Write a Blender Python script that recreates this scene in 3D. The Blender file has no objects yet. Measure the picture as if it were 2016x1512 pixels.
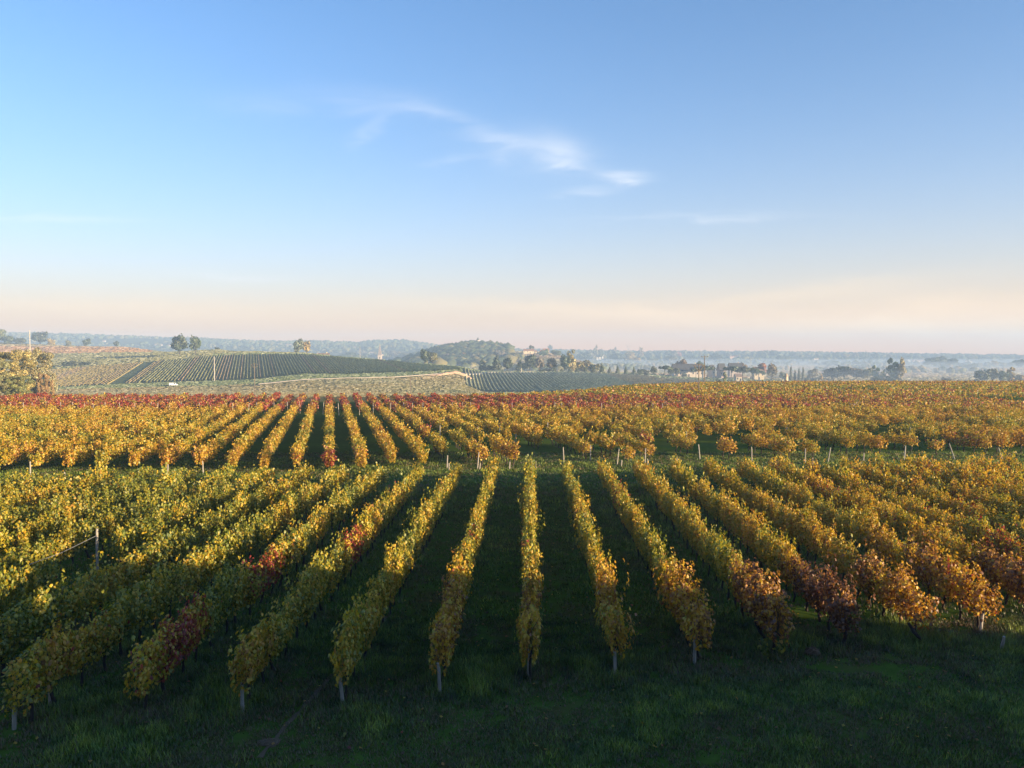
import bpy, bmesh, math, random
import numpy as np
from mathutils import Vector, Matrix, noise as mnoise

R = math.radians
rng = np.random.default_rng(7)
random.seed(7)
scene = bpy.context.scene
COL = scene.collection

# ------------------------------------------------------------------ camera
F = 1517.0            # focal length in photo pixels (2016 wide)
EYE = 8.7             # height of the eye above the plateau
HOR = 697.0           # photo row of the eye-level horizon
PITCH = math.atan((756.0 - HOR) / F)
cam_d = bpy.data.cameras.new('camera')
cam = bpy.data.objects.new('camera', cam_d)
COL.objects.link(cam)
cam_d.sensor_width = 36.0
cam_d.lens = 36.0 * F / 2016.0
cam_d.clip_start = 0.1
cam_d.clip_end = 12000.0
cam.location = (0, 0, EYE)
cam.rotation_euler = (R(90) - PITCH, 0, 0)
scene.camera = cam

# ------------------------------------------------------------------ light
SUN_AZ, SUN_EL = 120.0, 8.5          # clockwise from the view axis, degrees
SKY_STRENGTH = 0.100
SUN_STRENGTH = 5.0
EXPOSURE = 1.72
HAZE_DENSITY = 0.00042
HAZE_COLOR = (0.50, 0.71, 1.0)

scene.view_settings.view_transform = 'Standard'
scene.view_settings.look = 'None'
scene.view_settings.gamma = 1.0
scene.view_settings.use_curve_mapping = False
scene.view_settings.exposure = EXPOSURE

world = bpy.data.worlds.new('World')
scene.world = world
world.use_nodes = True
wn, wl = world.node_tree.nodes, world.node_tree.links
wn.clear()
w_out = wn.new('ShaderNodeOutputWorld')
w_bg = wn.new('ShaderNodeBackground')
w_bg.inputs['Strength'].default_value = SKY_STRENGTH
sky = wn.new('ShaderNodeTexSky')
sky.sky_type = 'NISHITA'
sky.sun_disc = False
sky.sun_elevation = R(SUN_EL)
sky.sun_rotation = R(SUN_AZ)
sky.altitude = 50
sky.air_density = 1.0
sky.dust_density = 0.4
sky.ozone_density = 4.4


def wmath(op, a, b=None, c=None, clamp=False):
    n = wn.new('ShaderNodeMath'); n.operation = op; n.use_clamp = clamp
    for i, v in enumerate((a, b, c)):
        if v is None: continue
        if isinstance(v, (int, float)): n.inputs[i].default_value = v
        else: wl.new(v, n.inputs[i])
    return n.outputs[0]


# thin cirrus, laid out by direction in the sky
tc = wn.new('ShaderNodeTexCoord')
sep = wn.new('ShaderNodeSeparateXYZ'); wl.new(tc.outputs['Generated'], sep.inputs[0])
ysafe = wmath('MAXIMUM', sep.outputs[1], 0.05)
su = wmath('DIVIDE', sep.outputs[0], ysafe)
sv = wmath('DIVIDE', sep.outputs[2], ysafe)
front = wmath('GREATER_THAN', sep.outputs[1], 0.06)
comb = wn.new('ShaderNodeCombineXYZ'); wl.new(su, comb.inputs[0]); wl.new(sv, comb.inputs[1])


def wnoise(scale, rot, stretch, detail=5.0, dist=0.6):
    m = wn.new('ShaderNodeMapping'); wl.new(comb.outputs[0], m.inputs[0])
    m.inputs['Rotation'].default_value = (0, 0, R(rot))
    m.inputs['Scale'].default_value = (scale, scale * stretch, 1)
    t = wn.new('ShaderNodeTexNoise'); wl.new(m.outputs[0], t.inputs['Vector'])
    t.inputs['Scale'].default_value = 1.0
    t.inputs['Detail'].default_value = detail
    t.inputs['Roughness'].default_value = 0.55
    t.inputs['Distortion'].default_value = dist
    return t.outputs[0]


nz_fine = wnoise(10.0, 17, 4.5, 7.0, 0.8)
nz_soft = wnoise(5.0, 12, 2.5, 3.0, 0.3)
wob = wmath('MULTIPLY', wmath('SUBTRACT', nz_soft, 0.5), 0.07)
su2 = wmath('ADD', su, wob)
sv2 = wmath('ADD', sv, wmath('MULTIPLY', wmath('SUBTRACT', nz_fine, 0.5), 0.030))


def wisp(px, py, half_w, half_h, slope, amp):
    """A soft elliptical veil of ice cloud: centre, half sizes (photo pixels), downward slope."""
    cu, cv = (px - 1008) / F, (HOR - py) / F
    a = math.atan(-slope); ca, sa = math.cos(a), math.sin(a)
    du = wmath('SUBTRACT', su2, cu); dv = wmath('SUBTRACT', sv2, cv)
    p = wmath('MULTIPLY', wmath('ADD', wmath('MULTIPLY', du, ca), wmath('MULTIPLY', dv, sa)), F / half_w)
    q = wmath('MULTIPLY', wmath('SUBTRACT', wmath('MULTIPLY', dv, ca), wmath('MULTIPLY', du, sa)), F / half_h)
    r2 = wmath('ADD', wmath('MULTIPLY', p, p), wmath('MULTIPLY', q, q))
    return wmath('MULTIPLY', wmath('EXPONENT', wmath('MULTIPLY', r2, -1.0)), amp)


WISPS = [(985, 279, 50, 11, 0.10, .38), (1095, 298, 62, 30, 0.25, .36), (1112, 326, 50, 13, 0.12, .34), (1060, 305, 120, 40, 0.2, .16),
         (1228, 350, 44, 10, 0.02, .62), (1150, 380, 55, 9, -0.12, .30), (890, 235, 80, 13, 0.36, .26),
         (745, 258, 45, 13, -0.65, .24), (740, 205, 130, 26, 0.1, .13), (540, 208, 150, 24, 0.0, .09), (900, 318, 60, 7, -0.15, .16), (990, 318, 20, 22, -0.6, .14),
         (120, 432, 150, 7, 0.03, .30), (1370, 430, 190, 7, -0.02, .24), (470, 545, 130, 7, 0.03, .24)]
LOW_BANDS = [(1480, 590, 300, 18, -0.12, .26), (1150, 612, 330, 16, 0.05, .32), (1760, 645, 420, 20, 0.02, .45), (1850, 618, 330, 36, -.05, .28), (2100, 640, 400, 60, 0, .35),
             (330, 612, 320, 22, 0.02, .2), (60, 600, 200, 16, 0.0, .15)]
tot = None
for wsp in WISPS:
    g = wisp(*wsp)
    tot = g if tot is None else wmath('ADD', tot, g)
tex = wmath('MAXIMUM', wmath('MULTIPLY_ADD', nz_fine, 2.6, -0.45), 0.0)
cl = wmath('MULTIPLY', wmath('MULTIPLY', wmath('MULTIPLY', tot, 0.78), tex), front, clamp=True)
w_mix = wn.new('ShaderNodeMix'); w_mix.data_type = 'RGBA'
wl.new(cl, w_mix.inputs['Factor'])
w_mix.inputs['B'].default_value = (3.3, 3.4, 3.6, 1)
# the pale veil that lies along the whole horizon on a misty morning
el_ = wmath('MAXIMUM', sep.outputs[2], 0.0)


def veil(src, amount, height, color):
    f = wmath('MULTIPLY', wmath('EXPONENT', wmath('MULTIPLY', el_, -1.0 / height)), amount)
    m = wn.new('ShaderNodeMix'); m.data_type = 'RGBA'
    wl.new(f, m.inputs['Factor']); wl.new(src, m.inputs['A']); m.inputs['B'].default_value = (*color, 1)
    return m.outputs['Result']


v1 = veil(sky.outputs[0], 0.50, 0.17, (2.45, 2.75, 2.75))
v2 = veil(v1, 0.97, 0.085, (4.0, 2.1, 0.80))
v3 = veil(v2, 0.80, 0.024, (4.3, 1.65, 0.45))
wl.new(v3, w_mix.inputs['A'])
# low bands of thin cloud, coloured by the low sun
tot2 = None
for wsp in LOW_BANDS:
    g = wisp(*wsp)
    tot2 = g if tot2 is None else wmath('ADD', tot2, g)
cl2 = wmath('MULTIPLY', wmath('MULTIPLY', tot2, wmath('MULTIPLY_ADD', nz_soft, 1.2, 0.35)), front, clamp=True)
w_mix2 = wn.new('ShaderNodeMix'); w_mix2.data_type = 'RGBA'
wl.new(cl2, w_mix2.inputs['Factor']); wl.new(w_mix.outputs['Result'], w_mix2.inputs['A'])
w_mix2.inputs['B'].default_value = (4.4, 3.2, 2.0, 1)
wl.new(w_mix2.outputs['Result'], w_bg.inputs['Color'])
wl.new(w_bg.outputs[0], w_out.inputs['Surface'])

sun_d = bpy.data.lights.new('sun', 'SUN')
sun_d.energy = SUN_STRENGTH
sun_d.angle = R(0.5)
sun_d.color = (1.0, 0.76, 0.46)
sun = bpy.data.objects.new('sun', sun_d)
COL.objects.link(sun)
SUNV = Vector((math.sin(R(SUN_AZ)) * math.cos(R(SUN_EL)), math.cos(R(SUN_AZ)) * math.cos(R(SUN_EL)), math.sin(R(SUN_EL))))
sun.rotation_euler = (-SUNV).to_track_quat('-Z', 'Y').to_euler()
sun.location = SUNV * 60 + Vector((0, 0, 20))

# ------------------------------------------------------------------ helpers


def link(name, data=None, loc=(0, 0, 0), rz=0.0, parent=None):
    o = bpy.data.objects.new(name, data)
    COL.objects.link(o)
    o.location = loc
    o.rotation_euler = (0, 0, rz)
    if parent is not None:
        o.parent = parent
    return o


def tag(o, label=None, cat=None, group=None, kind=None):
    if label: o['label'] = label
    if cat: o['category'] = cat
    if group: o['group'] = group
    if kind: o['kind'] = kind
    return o


def np_mesh(name, V, tris=None, quads=None, mats=(), attr=None, mat_idx=None):
    """V (n,3); tris (m,3); quads (k,4); attr: per-vertex RGBA written as colour attribute 'tint'."""
    me = bpy.data.meshes.new(name)
    V = np.asarray(V, np.float32)
    tris = np.zeros((0, 3), np.int32) if tris is None else np.asarray(tris, np.int32).reshape(-1, 3)
    quads = np.zeros((0, 4), np.int32) if quads is None else np.asarray(quads, np.int32).reshape(-1, 4)
    me.vertices.add(len(V)); me.vertices.foreach_set('co', V.ravel())
    nl = tris.size + quads.size
    me.loops.add(nl)
    me.loops.foreach_set('vertex_index', np.concatenate([tris.ravel(), quads.ravel()]))
    npol = len(tris) + len(quads)
    me.polygons.add(npol)
    st = np.concatenate([np.arange(len(tris)) * 3, tris.size + np.arange(len(quads)) * 4])
    me.polygons.foreach_set('loop_start', st.astype(np.int32))
    for m in mats: me.materials.append(m)
    if mat_idx is not None:
        me.polygons.foreach_set('material_index', np.asarray(mat_idx, np.int32))
    if attr is not None:
        a = me.color_attributes.new('tint', 'FLOAT_COLOR', 'POINT')
        a.data.foreach_set('color', np.asarray(attr, np.float32).ravel())
    me.update(calc_edges=True)
    return me


class MB:
    """Collects boxes, tubes and prisms; build() links them as ONE mesh object."""
    def __init__(self): self.v, self.f = [], []

    def add(self, vs, fs):
        b = len(self.v)
        self.v += [tuple(p) for p in vs]
        self.f += [tuple(i + b for i in f) for f in fs]
        return self

    def box(self, c, s, rz=0.0):
        cx, cy, cz = c; hx, hy, hz = s[0] / 2, s[1] / 2, s[2] / 2
        ca, sa = math.cos(rz), math.sin(rz)
        vs = []
        for dx, dy, dz in ((-1, -1, -1), (1, -1, -1), (1, 1, -1), (-1, 1, -1), (-1, -1, 1), (1, -1, 1), (1, 1, 1), (-1, 1, 1)):
            x, y = dx * hx, dy * hy
            vs.append((cx + x * ca - y * sa, cy + x * sa + y * ca, cz + dz * hz))
        return self.add(vs, [(0, 3, 2, 1), (4, 5, 6, 7), (0, 1, 5, 4), (1, 2, 6, 5), (2, 3, 7, 6), (3, 0, 4, 7)])

    def tube(self, pts, rad, n=6, cap=True):
        pts = [Vector(p) for p in pts]
        rad = list(rad) if hasattr(rad, '__len__') else [rad] * len(pts)
        vs, fs = [], []
        for i, p in enumerate(pts):
            d = (pts[min(i + 1, len(pts) - 1)] - pts[max(i - 1, 0)]).normalized()
            a = d.cross(Vector((0, 1, 0.013)) if abs(d.y) < 0.9 else Vector((1, 0, 0))).normalized()
            b = d.cross(a)
            for k in range(n):
                t = 2 * math.pi * k / n
                vs.append(p + (a * math.cos(t) + b * math.sin(t)) * rad[i])
        for i in range(len(pts) - 1):
            for k in range(n):
                fs.append((i * n + k, i * n + (k + 1) % n, (i + 1) * n + (k + 1) % n, (i + 1) * n + k))
        if cap:
            fs.append(tuple(range(n))[::-1]); fs.append(tuple((len(pts) - 1) * n + k for k in range(n)))
        return self.add(vs, fs)

    def mesh(self, name, *mats):
        me = bpy.data.meshes.new(name)
        me.from_pydata(self.v, [], self.f)
        for m in mats: me.materials.append(m)
        me.update()
        return me

    def build(self, name, mat, parent=None, loc=(0, 0, 0), rz=0.0):
        return link(name, self.mesh(name, mat), loc, rz, parent)


# ------------------------------------------------------------------ materials


def new_mat(name):
    m = bpy.data.materials.new(name); m.use_nodes = True
    m.node_tree.nodes.clear()
    return m, m.node_tree.nodes, m.node_tree.links


def ramp(nodes, stops):
    r = nodes.new('ShaderNodeValToRGB')
    el = r.color_ramp.elements
    while len(el) > 1: el.remove(el[-1])
    el[0].position, el[0].color = stops[0][0], (*stops[0][1], 1)
    for p, c in stops[1:]:
        e = el.new(p); e.color = (*c, 1)
    return r


def nmath(nodes, links, op, a, b=None, clamp=False, c=None):
    n = nodes.new('ShaderNodeMath'); n.operation = op; n.use_clamp = clamp
    for i, v in enumerate((a, b, c)):
        if v is None: continue
        if isinstance(v, (int, float)): n.inputs[i].default_value = v
        else: links.new(v, n.inputs[i])
    return n.outputs[0]


def leaf_shader(nodes, links, color, trans=0.35, rough=0.55, gloss=0.06):
    out = nodes.new('ShaderNodeOutputMaterial')
    d = nodes.new('ShaderNodeBsdfDiffuse'); t = nodes.new('ShaderNodeBsdfTranslucent')
    g = nodes.new('ShaderNodeBsdfGlossy'); g.inputs['Roughness'].default_value = rough
    links.new(color, d.inputs[0]); links.new(color, t.inputs[0])
    m1 = nodes.new('ShaderNodeMixShader'); m1.inputs[0].default_value = trans
    links.new(d.outputs[0], m1.inputs[1]); links.new(t.outputs[0], m1.inputs[2])
    m2 = nodes.new('ShaderNodeMixShader'); m2.inputs[0].default_value = gloss
    links.new(m1.outputs[0], m2.inputs[1]); links.new(g.outputs[0], m2.inputs[2])
    links.new(m2.outputs[0], out.inputs[0])


def make_vine_leaf_mat():
    """Object colour carries R = autumn stage, G = share of red leaves, B = brightness."""
    m, n, l = new_mat('vine_leaf')
    a = n.new('ShaderNodeAttribute'); a.attribute_name = 'tint'
    s = n.new('ShaderNodeSeparateColor'); l.new(a.outputs['Color'], s.inputs[0])
    oi = n.new('ShaderNodeObjectInfo')
    so = n.new('ShaderNodeSeparateColor'); l.new(oi.outputs['Color'], so.inputs[0])
    stage = nmath(n, l, 'ADD', so.outputs[0], nmath(n, l, 'MULTIPLY', nmath(n, l, 'SUBTRACT', s.outputs[0], 0.5), 0.62))
    stage = nmath(n, l, 'ADD', stage, nmath(n, l, 'MULTIPLY', nmath(n, l, 'SUBTRACT', s.outputs[2], 0.5), 0.5), True)
    r = ramp(n, [(0.0, (0.045, 0.080, 0.009)), (0.22, (0.125, 0.165, 0.012)), (0.42, (0.330, 0.300, 0.018)),
                 (0.58, (0.600, 0.385, 0.014)), (0.72, (0.540, 0.265, 0.016)), (0.86, (0.280, 0.115, 0.028)), (1.0, (0.130, 0.055, 0.022))])
    l.new(stage, r.inputs[0])
    red = nmath(n, l, 'LESS_THAN', s.outputs[1], so.outputs[1])
    mx = n.new('ShaderNodeMix'); mx.data_type = 'RGBA'
    l.new(red, mx.inputs['Factor']); l.new(r.outputs[0], mx.inputs['A'])
    rr = ramp(n, [(0.0, (0.15, 0.014, 0.014)), (0.5, (0.36, 0.045, 0.018)), (1.0, (0.50, 0.13, 0.025))])
    l.new(s.outputs[0], rr.inputs[0]); l.new(rr.outputs[0], mx.inputs['B'])
    br = n.new('ShaderNodeMix'); br.data_type = 'RGBA'; br.blend_type = 'MULTIPLY'; br.inputs['Factor'].default_value = 1
    l.new(mx.outputs['Result'], br.inputs['A'])
    cb = n.new('ShaderNodeCombineColor')
    for i in range(3): l.new(so.outputs[2], cb.inputs[i])
    l.new(cb.outputs[0], br.inputs['B'])
    leaf_shader(n, l, br.outputs['Result'], 0.42)
    return m


def make_tree_leaf_mat():
    """Object colour is the crown's base colour, tint varies it leaf by leaf."""
    m, n, l = new_mat('tree_leaf')
    a = n.new('ShaderNodeAttribute'); a.attribute_name = 'tint'
    oi = n.new('ShaderNodeObjectInfo')
    mx = n.new('ShaderNodeMix'); mx.data_type = 'RGBA'; mx.blend_type = 'MULTIPLY'; mx.inputs['Factor'].default_value = 1
    l.new(oi.outputs['Color'], mx.inputs['A']); l.new(a.outputs['Color'], mx.inputs['B'])
    leaf_shader(n, l, mx.outputs['Result'], 0.25)
    return m


def make_tint_mat(name, rough=0.9, noise_scale=None, amount=0.5, trans=0.0):
    """Colour straight from the 'tint' attribute, broken up by noise."""
    m, n, l = new_mat(name)
    a = n.new('ShaderNodeAttribute'); a.attribute_name = 'tint'
    col = a.outputs['Color']
    if noise_scale:
        tx = n.new('ShaderNodeTexCoord')
        nz = n.new('ShaderNodeTexNoise'); nz.inputs['Scale'].default_value = noise_scale
        nz.inputs['Detail'].default_value = 6; nz.inputs['Roughness'].default_value = 0.65
        l.new(tx.outputs['Object'], nz.inputs['Vector'])
        f = nmath(n, l, 'MULTIPLY_ADD', nz.outputs[0], amount * 2, False, 1 - amount)
        cb = n.new('ShaderNodeCombineColor')
        for i in range(3): l.new(f, cb.inputs[i])
        mx = n.new('ShaderNodeMix'); mx.data_type = 'RGBA'; mx.blend_type = 'MULTIPLY'; mx.inputs['Factor'].default_value = 1
        l.new(col, mx.inputs['A']); l.new(cb.outputs[0], mx.inputs['B'])
        col = mx.outputs['Result']
    if trans:
        leaf_shader(n, l, col, trans)
    else:
        out = n.new('ShaderNodeOutputMaterial'); d = n.new('ShaderNodeBsdfDiffuse')
        l.new(col, d.inputs[0]); l.new(d.outputs[0], out.inputs[0])
    return m


def make_plain(name, base, rough=0.8, scale=6.0, var=0.35, bump=0.0, stretch=(1, 1, 1), metal=0.0, use_obj_color=False):
    m, n, l = new_mat(name)
    out = n.new('ShaderNodeOutputMaterial'); p = n.new('ShaderNodeBsdfPrincipled')
    p.inputs['Roughness'].default_value = rough; p.inputs['Metallic'].default_value = metal
    tx = n.new('ShaderNodeTexCoord'); mp = n.new('ShaderNodeMapping'); mp.inputs['Scale'].default_value = stretch
    nz = n.new('ShaderNodeTexNoise'); nz.inputs['Scale'].default_value = scale; nz.inputs['Detail'].default_value = 7
    nz.inputs['Roughness'].default_value = 0.65
    l.new(tx.outputs['Object'], mp.inputs[0]); l.new(mp.outputs[0], nz.inputs['Vector'])
    f = nmath(n, l, 'MULTIPLY_ADD', nz.outputs[0], var * 2, False, 1 - var)
    cb = n.new('ShaderNodeCombineColor')
    for i in range(3): l.new(f, cb.inputs[i])
    mx = n.new('ShaderNodeMix'); mx.data_type = 'RGBA'; mx.blend_type = 'MULTIPLY'; mx.inputs['Factor'].default_value = 1
    if use_obj_color:
        oi = n.new('ShaderNodeObjectInfo'); l.new(oi.outputs['Color'], mx.inputs['A'])
    else:
        mx.inputs['A'].default_value = (*base, 1)
    l.new(cb.outputs[0], mx.inputs['B'])
    l.new(mx.outputs['Result'], p.inputs['Base Color'])
    if bump:
        b = n.new('ShaderNodeBump'); b.inputs['Strength'].default_value = bump; b.inputs['Distance'].default_value = 0.02
        l.new(nz.outputs[0], b.inputs['Height']); l.new(b.outputs[0], p.inputs['Normal'])
    l.new(p.outputs[0], out.inputs[0])
    return m


M = {
    'vine': make_vine_leaf_mat(),
    'tree': make_tree_leaf_mat(),
    'bark': make_plain('vine_bark', (0.035, 0.026, 0.020), 0.95, 18, 0.5, 0.8, (1, 1, 0.25)),
    'treebark': make_plain('tree_bark', (0.07, 0.055, 0.04), 0.95, 5, 0.4, 0.5, (1, 1, 0.3)),
    'stake': make_plain('weathered_stake_wood', (0.30, 0.27, 0.23), 0.9, 26, 0.5, 0.8, (1, 1, 0.12)),
    'wire': make_plain('galvanised_wire', (0.35, 0.35, 0.34), 0.45, 8, 0.2, 0, (1, 1, 1), 0.7),
    'concrete': make_plain('pole_concrete', (0.42, 0.38, 0.33), 0.9, 2.0, 0.2, 0.2),
    'polewood': make_plain('pole_wood', (0.16, 0.13, 0.10), 0.9, 4.0, 0.35, 0.3, (1, 1, 0.1)),
    'steel': make_plain('lattice_steel', (0.30, 0.31, 0.32), 0.6, 1.0, 0.15),
    'wall': make_plain('rendered_wall', (0.6, 0.53, 0.42), 0.9, 0.8, 0.22, 0.2, use_obj_color=True),
    'roof': make_plain('clay_tiles', (0.30, 0.13, 0.08), 0.9, 1.6, 0.4, 0.5, (1, 1, 1), use_obj_color=True),
    'shutter': make_plain('window_dark', (0.03, 0.03, 0.035), 0.3, 3, 0.2),
    'glass': make_plain('window_glass', (0.04, 0.05, 0.06), 0.12, 1, 0.1),
    'vanwhite': make_plain('van_paint', (0.78, 0.78, 0.76), 0.3, 1, 0.05),
    'tyre': make_plain('tyre_rubber', (0.02, 0.02, 0.02), 0.8, 8, 0.2),
    'track': make_plain('track_gravel', (0.52, 0.43, 0.32), 0.95, 0.5, 0.25),
    'bank': make_plain('bare_bank_soil', (0.40, 0.27, 0.18), 0.95, 0.35, 0.55, 0.5),
    'grass': make_tint_mat('grass_blades', trans=0.3),
    'hedge': make_tint_mat('far_foliage', noise_scale=0.6, amount=0.45),
    'dirt': make_plain('turned_earth', (0.11, 0.068, 0.038), 0.95, 7, 0.5, 0.9),
}

# ------------------------------------------------------------------ terrain


def zy(D, y): return EYE - (y - HOR) / F * D


def prof(*k):
    """(D, z) or (D, ('y', row)) pairs."""
    return [(d, zy(d, z[1]) if isinstance(z, tuple) else z) for d, z in k]


Y = lambda v: ('y', v)
FAR = [(2900, 0.0), (3600, -14.0)]
PROF = {
    0: prof((135, 0), (165, -1.2), (250, -6), (400, -12.0), (450, Y(767)), (560, Y(741)), (700, Y(715)), (850, Y(697)), (1000, Y(682)), (1130, Y(673)), (1250, 22), (1500, 5), (1900, -5)),
    250: prof((135, 0), (165, -1.2), (250, -6), (400, -11.5), (450, Y(757)), (600, Y(716)), (760, Y(701)), (900, Y(690)), (1030, Y(682)), (1150, 15), (1400, 0), (1900, -8)),
    430: prof((135, 0), (165, -1.2), (250, -5.5), (390, -11.0), (450, Y(752)), (620, Y(699)), (700, Y(693)), (780, Y(688)), (900, 7), (1100, -5), (1900, -10)),
    500: prof((135, 0), (165, -1.2), (250, -5.5), (380, -10.3), (450, Y(750)), (620, Y(697)), (690, Y(692)), (780, 7), (1000, -8), (1900, -11)),
    600: prof((135, 0), (165, -1.2), (250, -5.2), (350, -8.8), (450, Y(743)), (620, Y(697)), (665, Y(695)), (760, 4), (1000, -10), (1900, -12)),
    680: prof((135, 0), (165, -1.2), (250, -5.0), (320, -7.6), (450, Y(742)), (480, Y(738)), (610, Y(704)), (650, 5.4), (750, 0), (1000, -12), (1900, -12)),
    780: prof((135, 0), (165, -1.2), (250, -4.8), (300, -6.4), (430, Y(746)), (480, Y(735)), (590, Y(711)), (640, 2.2), (760, -3), (1000, -12), (1900, -12)),
    900: prof((135, 0), (165, -1.2), (250, -4.8), (300, -6.6), (420, Y(746)), (470, Y(732)), (560, Y(722)), (640, -1.6), (800, -8), (1000, -13), (1900, -13)),
    950: prof((138, 0), (170, -1.2), (250, -5.5), (380, -10.6), (430, Y(766)), (550, Y(734)), (600, -4.8), (700, -8), (1000, -13), (1900, -13)),
    1100: prof((150, 0), (185, -1.2), (260, -5.5), (390, -11.0), (430, Y(766)), (560, Y(733)), (610, -5.2), (700, -7.5), (900, -12), (1900, -13)),
    1250: prof((190, 0), (215, -1.4), (280, -5.5), (420, -11.2), (470, Y(758)), (565, Y(738)), (620, -7), (720, -10), (1000, -13), (1900, -14)),
    1400: prof((208, 0), (235, -1.4), (300, -6), (450, -12.2), (560, Y(752)), (620, Y(743)), (800, -12), (1000, -13.5), (1900, -15)),
    1600: prof((212, 0), (240, -1.4), (300, -6), (450, -13), (600, -14), (1000, -15), (1900, -15)),
    2016: prof((212, 0), (240, -1.4), (300, -6), (450, -13), (600, -14), (1000, -15.5), (1900, -16)),
}
RIDGE_Y = [(-400, 652), (0, 653), (100, 654), (200, 657), (300, 661), (400, 664), (480, 668), (550, 670), (620, 669), (700, 672), (735, 668),
           (790, 667), (830, 672), (870, 678), (1000, 685), (1200, 690), (1300, 690), (1400, 690), (1600, 692), (1800, 695), (2016, 698), (2500, 700)]
RIDGE_D = 2500.0
DG = np.arange(0, 3700, 5.0)
COLS = np.array(sorted(PROF))
TAB = []
for c in COLS:
    k = [(0, 0.0)] + PROF[c]
    ry = np.interp(c, [a for a, _ in RIDGE_Y], [b for _, b in RIDGE_Y])
    rz_ = zy(RIDGE_D, ry) - 7.5
    last = k[-1][1]
    k = k + [(2100, max(last, last + 0.25 * (rz_ - last))), (RIDGE_D, rz_), (2900, rz_ - 12), (3700, -20)]
    zz = np.interp(DG, [a for a, _ in k], [b for _, b in k])
    sm = zz.copy()
    for sig, lo in ((6, 60), (14, 300), (45, 1000)):     # wider smoothing with distance
        w = int(sig / 5 * 3) or 1
        ker = np.exp(-0.5 * (np.arange(-w, w + 1) * 5.0 / sig) ** 2); ker /= ker.sum()
        s2 = np.convolve(np.pad(zz, w, 'edge'), ker, 'valid')
        sm = np.where(DG > lo, s2, sm)
    TAB.append(sm)
TAB = np.array(TAB)


def ridge_detail(px, D):
    """Lift the far ridge so its skyline follows the low wooded hills one sees there."""
    ry = np.interp(px, [a for a, _ in RIDGE_Y], [b for _, b in RIDGE_Y])
    base = np.interp(px, COLS, [np.interp(c, [a for a, _ in RIDGE_Y], [b for _, b in RIDGE_Y]) for c in COLS])
    return (base - ry) / F * RIDGE_D * np.exp(-((D - RIDGE_D) / 260.0) ** 2)


def terrain(x, y):
    x = np.asarray(x, float); y = np.asarray(y, float)
    r = np.hypot(x, y)
    th = np.arctan2(x, y)
    thc = np.clip(th, -0.80, 0.80)
    D = r * np.cos(thc)
    px = 1008 + F * np.tan(thc)
    pxc = np.clip(px, COLS[0], COLS[-1] - 1e-6)
    i = np.clip(np.searchsorted(COLS, pxc, side='right') - 1, 0, len(COLS) - 2)
    t = (pxc - COLS[i]) / (COLS[i + 1] - COLS[i])
    fD = np.clip(D / 5.0, 0, len(DG) - 2.001)
    j = fD.astype(int); u = fD - j
    a = TAB[i, j] * (1 - u) + TAB[i, j + 1] * u
    b = TAB[i + 1, j] * (1 - u) + TAB[i + 1, j + 1] * u
    z = a * (1 - t) + b * t
    z = z + ridge_detail(px, D)
    # wooded knoll to the right of the spire, and a smaller one beside it
    z = z + 29 * np.exp(-(np.abs((px - 915) / 95) ** 2.4) - ((D - 1300) / 170) ** 2)
    z = z + 23 * np.exp(-((px - 1062) / 88) ** 2 - ((D - 1230) / 170) ** 2)
    z = z + 13 * np.exp(-((px - 690) / 45) ** 2 - ((D - 1700) / 160) ** 2)
    # soft unevenness
    z = z + 0.05 * np.sin(x * 0.31 + 1.7) * np.sin(y * 0.27) * np.clip(D / 15, 0, 1)
    return z


def tz(x, y): return float(terrain(x, y))


def at(px, D): return (px - 1008) / F * D, D


def proj_y(px, D):
    x, y = at(px, D)
    return HOR + (EYE - tz(x, y)) / D * F


def find_D(px, row, lo=430.0, hi=2400.0):
    """Nearest distance at which the terrain in that direction shows at the given height."""
    D = np.arange(lo, hi, 6.0)
    z = terrain((px - 1008) / F * D, D)
    yy = HOR + (EYE - z) / D * F
    vis = np.minimum.accumulate(yy)
    k = np.argmin(np.abs(yy - row) + np.where(yy > vis + 0.5, 3.0, 0.0) + D * 0.0003)
    return float(D[k])


def hash2(a, b): return (math.sin(a * 127.1 + b * 311.7) * 43758.5453) % 1.0


FIELD_COLS = [(0.17, 0.15, 0.07), (0.24, 0.17, 0.09), (0.12, 0.14, 0.055), (0.28, 0.20, 0.13), (0.15, 0.15, 0.07), (0.21, 0.18, 0.09)]


HILL_TOP = lambda px: np.interp(px, [90, 250, 500, 600, 690, 780, 905], [590, 602, 622, 622, 610, 588, 545])
HILL_BOT = lambda px: np.interp(px, [90, 210, 250, 500, 600, 700, 855, 905], [448, 452, 455, 456, 470, 484, 490, 500])
SUNK_TOP = lambda px: np.interp(px, [900, 1000, 1250, 1290, 1300, 1450], [560, 562, 566, 566, 555, 575])


def in_hill_vineyard(px, D): return 88 < px < 905 and HILL_BOT(px) < D < HILL_TOP(px)


def in_sunk_vineyard(px, D): return 915 < px < 1400 and 380 < D < SUNK_TOP(px)


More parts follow.
